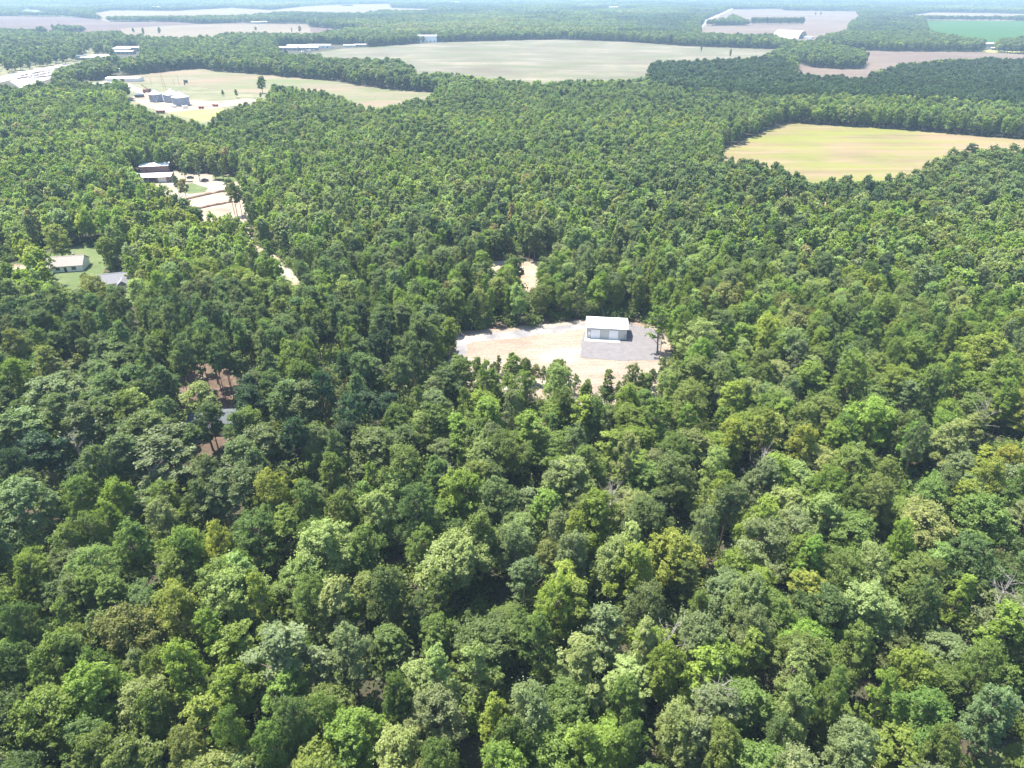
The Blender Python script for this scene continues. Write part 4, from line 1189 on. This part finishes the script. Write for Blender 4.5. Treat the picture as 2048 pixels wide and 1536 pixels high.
MB().prism([(-2, 1.2), (2, 1.2), (2, 4.0), (0.8, 4.6), (-1.2, 4.4), (-2, 3.4)], -4, 3).build('body', M['rust'], cb)
MB().box(3.02, 5.2, -1.5, 1.5, 2.0, 4.9).build('cab', M['glass'], cb)
MB().box(5.3, 6.6, -3.2, 3.2, 0.2, 1.3).build('header', M['rust'], cb)
for sx, rr_ in ((3.2, 1.1), (-2.8, 0.75)):
    for sy in (-2.35, 2.05):
        m = MB()
        n = 14
        vs = [(sx + rr_ * math.cos(2 * math.pi * k / n), sy + dy, rr_ + rr_ * math.sin(2 * math.pi * k / n)) for dy in (0, 0.35) for k in range(n)]
        m.add(vs, [tuple(range(n))[::-1], tuple(range(n, 2 * n))] + [(k, (k + 1) % n, n + (k + 1) % n, n + k) for k in range(n)])
        m.build('wheel', M['dark'], cb)
x0, y0 = at(352, 216, 0)
for k, (px, py, L, wd, h, m, lb) in enumerate([(348, 215, 6, 2.2, 1.6, 'galv_roof', 'low white trailer in front of the middle grain bin'), (371, 217, 5, 2.4, 2.2, 'white_wall', 'white wagon right of the nearest grain bin'),
                                  (403, 218, 5, 2.2, 1.8, 'rust', 'dark rusty trailer on the yellow grass'), (431, 213, 6, 2.2, 1.5, 'rust', 'rusty flat trailer at the end of the dirt yard'), (322, 227, 8, 2.4, 2.2, 'rust', 'old rusty wagon at the edge of the trees'), (372, 166, 4.5, 2.4, 3, 'car_dark', 'dark tractor trailer by the poles')]):
    x, y = at(px, py, 0)
    o = thing('farm_trailer', lb, 'trailer', (x, y, 0), random.uniform(-0.6, 0.6), 'farm trailers round the yard')
    MB().prism([(-wd / 2, 0.7), (wd / 2, 0.7), (wd / 2 + 0.2, 0.7 + h), (-wd / 2 - 0.2, 0.7 + h)], -L / 2, L / 2).build('box', M[m], o)
    for sx in (-L * 0.3, L * 0.3):
        for sy in (-wd / 2, wd / 2 - 0.25): MB().prism([(sy, 0.0), (sy + 0.25, 0.0), (sy + 0.25, 0.68), (sy, 0.68)], sx - 0.34, sx + 0.34).build('wheel', M['dark'], o)
    MB().tube([(L / 2, 0, 0.8), (L / 2 + 1.6, 0, 0.5)], 0.08, 5).build('drawbar', M['dark'], o)
for k, (px, py, h, ln) in enumerate([(333, 180, 19, -2.2), (328, 179, 17, -0.6), (304, 172, 11, 0), (359, 172, 13, 0), (349, 171, 8, 0)]):
    pole('utility_pole', ['tallest leaning pole in the farmyard', 'tall thin pole beside the leaning one in the farmyard', 'short pole at the back of the farmyard, left', 'pole at the back of the farmyard, right', 'shortest pole at the back of the farmyard'][k],
         px, py, h, False, ln, 'thin poles in the farmyard')
x, y = at(245, 163, 0)
gable('farm_shed', 'low cream farm shed with white roof and one dark doorway', 'shed', (x + 2, y + 4, 0), math.radians(-5), 46, 14, 4.2, 0.16, M['cream'], M['white_metal'], over=0.5, ribs=3.0,
      openings=[('doorway', 'front', 0.5, 5, 0.1, 3.6, M['rust']), ('door', 'front', -14, 5, 0.1, 3.6, M['white_wall'])])
x, y = at(170, 182, 0)
gable('farm_shed', 'long white roof rising above the trees left of the grain bins', 'shed', (x, y, 0), math.radians(9), 48, 14, 5.2, 0.14, M['white_wall'], M['white_metal'], over=0.5, ribs=3.0,
      openings=[('doorway', 'front', 0, 5, 0.1, 4, M['dark'])])
for k, (px, py) in enumerate([(212, 143), (220, 143.5), (226, 142.5), (234, 143), (240, 142)]):
    x, y = at(px, py, 0)
    o = thing('storage_tank', 'small white tank %s in the row under the dark trees' % ['at the left end', 'second from left', 'in the middle', 'fourth from left', 'at the right end'][k], 'tank', (x, y, 0), 0, 'white tanks under the trees')
    MB().lathe([(1.9, 0), (1.9, 3.0), (1.2, 3.6), (0.2, 3.8)], 14).build('tank_wall', M['white_wall'], o)
    MB().lathe([(0.35, 3.7), (0.35, 4.1), (0.1, 4.15)], 8).build('hatch', M['galv'], o)

# arched barn, far buildings
x, y = at(1606, 78, 0)
ab = thing('arched_barn', 'large arched white barn with an open dark end', 'barn', (x + 6, y + 20, 0), math.radians(-38))
n = 16; Rb = 32
arc = [(Rb * math.cos(math.pi * k / n), 17 * math.sin(math.pi * k / n)) for k in range(n + 1)]
MB().prism(arc, -62, 0).build('roof', M['white_metal'], ab)
MB().prism([(a * 0.93, b_ * 0.93) for a, b_ in arc], 0.02, 0.6).build('end_opening', M['wood'], ab)
x, y = at(1622, 80, 0)
ann = MB().box(4, 24, -8, 8, 0, 5).build('lean_to', M['white_metal'], ab)
def far_building(px, py, W, D, H, rz, label, wall='far_wall', roof='far_roof', cat='building', group=None, nwin=5):
    x, y = at(px, py, 0)
    ops = [('window', 'front', -W / 2 + W * (k + 0.5) / nwin, W / nwin * 0.35, 1.2, min(H - 0.6, 3.0), M['glass']) for k in range(nwin)]
    return gable('far_building', label, cat, (x, y, 0), math.radians(rz), W, D, H, 0.12, M[wall], M[roof], over=0.8, openings=ops, group=group)
far_building(575, 100, 45, 22, 5, -4, 'white school block at the left end of its row')
far_building(605, 96, 60, 18, 5, -3, 'long white school roof behind the others')
far_building(618, 99.5, 40, 18, 5, 2, 'white school block behind the parked cars')
far_building(640, 96, 48, 20, 6, -3, 'white school block at the right end of its row', 'cream')
far_building(700, 94, 24, 14, 4, 6, 'white house at the field corner right of the school', 'cream')
far_building(722, 93, 28, 14, 4, 3, 'low pale house beside the field edge')
far_building(854, 84, 46, 24, 13, 2, 'tall white box building at the back of the pale field', 'white_wall')
far_building(243, 104, 40, 20, 6, 5, 'white roofed warehouse among the trees, left')
far_building(262, 102, 50, 22, 7, -2, 'largest white warehouse among the trees')
far_building(250, 108, 36, 16, 5, 3, 'grey fronted white warehouse in front of the others')
far_building(190, 120, 40, 16, 5, 8, 'long white building beside the highway')
far_building(163, 120, 16, 12, 7, 8, 'blue grey two storey house by the highway', 'trim', 'blue_roof')
far_building(205, 117, 30, 12, 5, 8, 'pale roofed building right of the highway houses')
far_building(88, 76, 60, 26, 5, 2, 'wide pale building by the bare field at the left')
far_building(103, 77, 50, 20, 5, -5, 'pale building right of the wide one')
far_building(163, 74, 26, 16, 5, 0, 'small white building by the bare field')
far_building(1973, 93, 34, 20, 6, 3, 'white roofed house below the green crop field', 'cream')
far_building(1992, 100, 24, 12, 4, -4, 'small dark windowed house behind the yellow verge', 'trim')
far_building(2015, 102, 26, 12, 4, 2, 'low white house behind the yellow verge')
far_building(2035, 90, 30, 14, 5, 0, 'pale house at the right edge below the green crop')
far_building(1923, 92, 22, 12, 5, 0, 'small house half hidden in trees')
far_building(1902, 93, 18, 10, 4, 0, 'tiny pale house half hidden in trees')
far_building(2036, 40, 40, 20, 6, 0, 'pale house by the dark grove at the right edge')
far_building(310, 19.5, 60, 40, 14, 0, 'white gabled barn standing in the far fields', 'cream')
far_building(1227, 18.5, 50, 30, 12, 0, 'white barn in the far green field')
far_building(909, 8.5, 70, 40, 14, 0, 'white speck of a building near the horizon')
far_building(1330, 27.5, 90, 30, 8, 0, 'pale warehouse roofs in the far woods')
far_building(1358, 22.5, 110, 30, 9, 0, 'long pale roof in the far woods')
far_building(1378, 34.5, 90, 24, 8, 0, 'white roof at the road bend in the far woods')
far_building(513, 47.5, 34, 16, 6, 0, 'white farmhouse among trees past the pale field')
far_building(528, 47, 26, 14, 6, 0, 'second white farmhouse past the pale field')
field('verge', [(1878, 101, 2), (1885, 98), (1960, 100), (2060, 104), (2200, 108), (2200, 112), (2048, 108), (1965, 104), (1880, 103)], M['yellow_grass'], 0.12, 'yellow green verge in front of the far houses', open_=False)

# ------------------------------------------------------------------ cars
def car_mesh(name, m):
    body = MB().prism([(-0.9, 0.32), (0.9, 0.32), (0.88, 0.9), (-0.88, 0.9)], -2.2, 2.2)
    return body
def make_car(label, mt, loc, rz, group=None):
    o = thing('parked_car', label, 'car', loc, rz, group)
    mb = MB()
    side = [(-2.25, 0.35), (2.25, 0.35), (2.25, 0.75), (1.9, 0.95), (1.1, 1.0), (0.6, 1.48), (-1.1, 1.5), (-1.8, 1.02), (-2.25, 0.95)]
    vs = [(x, -0.9 if z < 1.1 else -0.72, z) for x, z in side] + [(x, 0.9 if z < 1.1 else 0.72, z) for x, z in side]
    n = len(side)
    mb.add(vs, [tuple(range(n))[::-1], tuple(range(n, 2 * n))] + [(i, (i + 1) % n, n + (i + 1) % n, n + i) for i in range(n)][::1])
    mb.build('body', M[mt], o)
    MB().add([(1.08, -0.86, 1.03), (1.08, 0.86, 1.03), (0.66, 0.72, 1.46), (0.66, -0.72, 1.46)], [(0, 1, 2, 3)]).build('windscreen', M['glass'], o)
    for sy in (-1, 1):
        MB().add([(0.95, sy * 0.91, 1.04), (-1.65, sy * 0.91, 1.06), (-1.1, sy * 0.75, 1.42), (0.58, sy * 0.75, 1.42)], [(0, 1, 2, 3)]).build('side_window', M['glass'], o)
        for sx in (-1.4, 1.4):
            w_ = MB(); k_ = 12
            w_.add([(sx + 0.34 * math.cos(2 * math.pi * k / k_), sy * 0.92 + dy, 0.34 + 0.34 * math.sin(2 * math.pi * k / k_)) for dy in (-0.1, 0.1) for k in range(k_)],
                   [tuple(range(k_))[::-1], tuple(range(k_, 2 * k_))] + [(k, (k + 1) % k_, k_ + (k + 1) % k_, k_ + k) for k in range(k_)])
            w_.build('wheel', M['dark'], o)
    return o
x, y = at(274, 537, 0); make_car('silver car on the lawn behind the grey roofed house', 'car_silver', (x, y, 0.05), 0.3)
x, y = at(8, 577, 3 * 0); make_car('white car at the left edge below the garden lawn', 'car_white', (x, y, 0.05), 0.9)
x, y = at(12, 566, 0); make_car('silver car just above the white one at the left edge', 'car_silver', (x, y, 0.05), 0.5)
x, y = at(410, 362, 0); make_car('dark car on the pale lot by the sheds', 'car_dark', (x, y, 0.1), 0.7)
x, y = at(381, 357, 0); make_car('small dark car nearest the sheds', 'car_dark', (x, y, 0.1), 0.2)
x, y = at(289, 375, 0); make_car('dark car parked in front of the longer shed', 'car_dark', (x, y, 0.1), 0.2)
k = 0
proto = {}
WORDS = {'car_white': 'white', 'car_silver': 'silver', 'car_dark': 'dark', 'car_red': 'red'}
for row, (xa, ya, xb, yb, n, lot) in enumerate([(42, 153, 100, 141, 16, 'highway'), (38, 158, 98, 147, 15, 'highway'), (60, 157, 100, 153, 10, 'highway'), (597, 102.2, 640, 100.0, 12, 'school'), (604, 104, 622, 103, 6, 'school')]):
    for j in range(n):
        px = xa + (xb - xa) * j / (n - 1); py = ya + (yb - ya) * j / (n - 1)
        if random.random() < 0.1: continue
        x, y = at(px, py, 0)
        mt = random.choice(['car_white', 'car_white', 'car_silver', 'car_dark', 'car_dark', 'car_red'] if lot == 'highway' else ['car_dark', 'car_dark', 'car_silver'])
        lb = '%s car, number %s from the left in the %s row of the %s parking lot' % (WORDS[mt], ORD[j] if j < 12 else ['thirteenth', 'fourteenth', 'fifteenth', 'sixteenth'][j - 12], ['back', 'middle', 'front', 'back', 'front'][row], lot)
        lb = lb.replace('number ', '')
        if mt not in proto: proto[mt] = make_car(lb, mt, (x, y, 0.18), 1.2, 'cars parked in rows')
        else: copy_thing(proto[mt], (x, y, 0.18), 1.2 + random.uniform(-.1, .1), lb, 'cars parked in rows')

# ------------------------------------------------------------------ dead trees
def dead_tree(px, py, h, seed, label, top=True):
    x, y = at(px, py, h * 0.9)
    r = random.Random(seed)
    o = thing('dead_tree', label, 'tree', (x, y, 0), r.uniform(0, 6), 'bare dead trees')
    MB().tube([(0, 0, -0.3), (0.2, 0.1, h * 0.5), (0.1, 0.3, h)], [0.20, 0.13, 0.03], 7).build('trunk', M['deadwood'], o)
    for k in range(16):
        z = h * r.uniform(0.5, 0.93); a = r.uniform(0, 6.28); L = r.uniform(1.8, 4.2) * (1.25 - z / h) * 2.2
        p0 = Vector((0.15, 0.15, z)); d = Vector((math.cos(a), math.sin(a), r.uniform(0.4, 1.1))).normalized()
        p1 = p0 + d * L * 0.5 + Vector((0, 0, 0.1)); p2 = p0 + d * L + Vector((r.uniform(-.4, .4), r.uniform(-.4, .4), 0.3))
        br = MB().tube([p0, p1, p2], [0.07, 0.045, 0.015], 5)
        for q in range(3):
            e = p1.lerp(p2, r.random()); b2 = e + Vector((r.uniform(-1, 1), r.uniform(-1, 1), r.uniform(0, 0.9)))
            br.tube([e, b2], [0.028, 0.01], 4)
        br.build('branch', M['deadwood'], o)
for k, a in enumerate([(1528, 908, 20, 'bare grey dead tree with a fan of branches in the right of the wood'), (2022, 1165, 19, 'pale bare tree at the right edge'), (1440, 1372, 19, 'white bleached snag in the lower wood'),
                       (898, 938, 19, 'thin pale dead top left of centre'), (1228, 972, 18, 'pale dead twigs just below centre'), (150, 880, 19, 'dead top amid the big pines at the left'), (1975, 805, 18, 'whitish bare crown near the right edge'),
                       (1345, 1270, 17, 'grey bare stem near the lower centre'), (300, 930, 18, 'grey dead stem below the pale crowned pines')]):
    dead_tree(a[0], a[1], a[2], k, a[3])

# ------------------------------------------------------------------ air
hz = MB().box(-16000, 16000, -390, 19000, -1.5, 126).build('haze', None)
hm = bpy.data.materials.new('haze'); hm.use_nodes = True
nt = hm.node_tree; nt.nodes.clear()
out = nt.nodes.new('ShaderNodeOutputMaterial'); pv = nt.nodes.new('ShaderNodeVolumePrincipled')
pv.inputs['Color'].default_value = (0.54, 0.77, 1.0, 1)
pv.inputs['Density'].default_value = 0.000115
pv.inputs['Anisotropy'].default_value = 0.0
nt.links.new(pv.outputs[0], out.inputs['Volume'])
hz.data.materials.append(hm)
tag(hz, 'pale blue summer haze over the plain', None, None, 'stuff')
print('objects', len(bpy.data.objects))
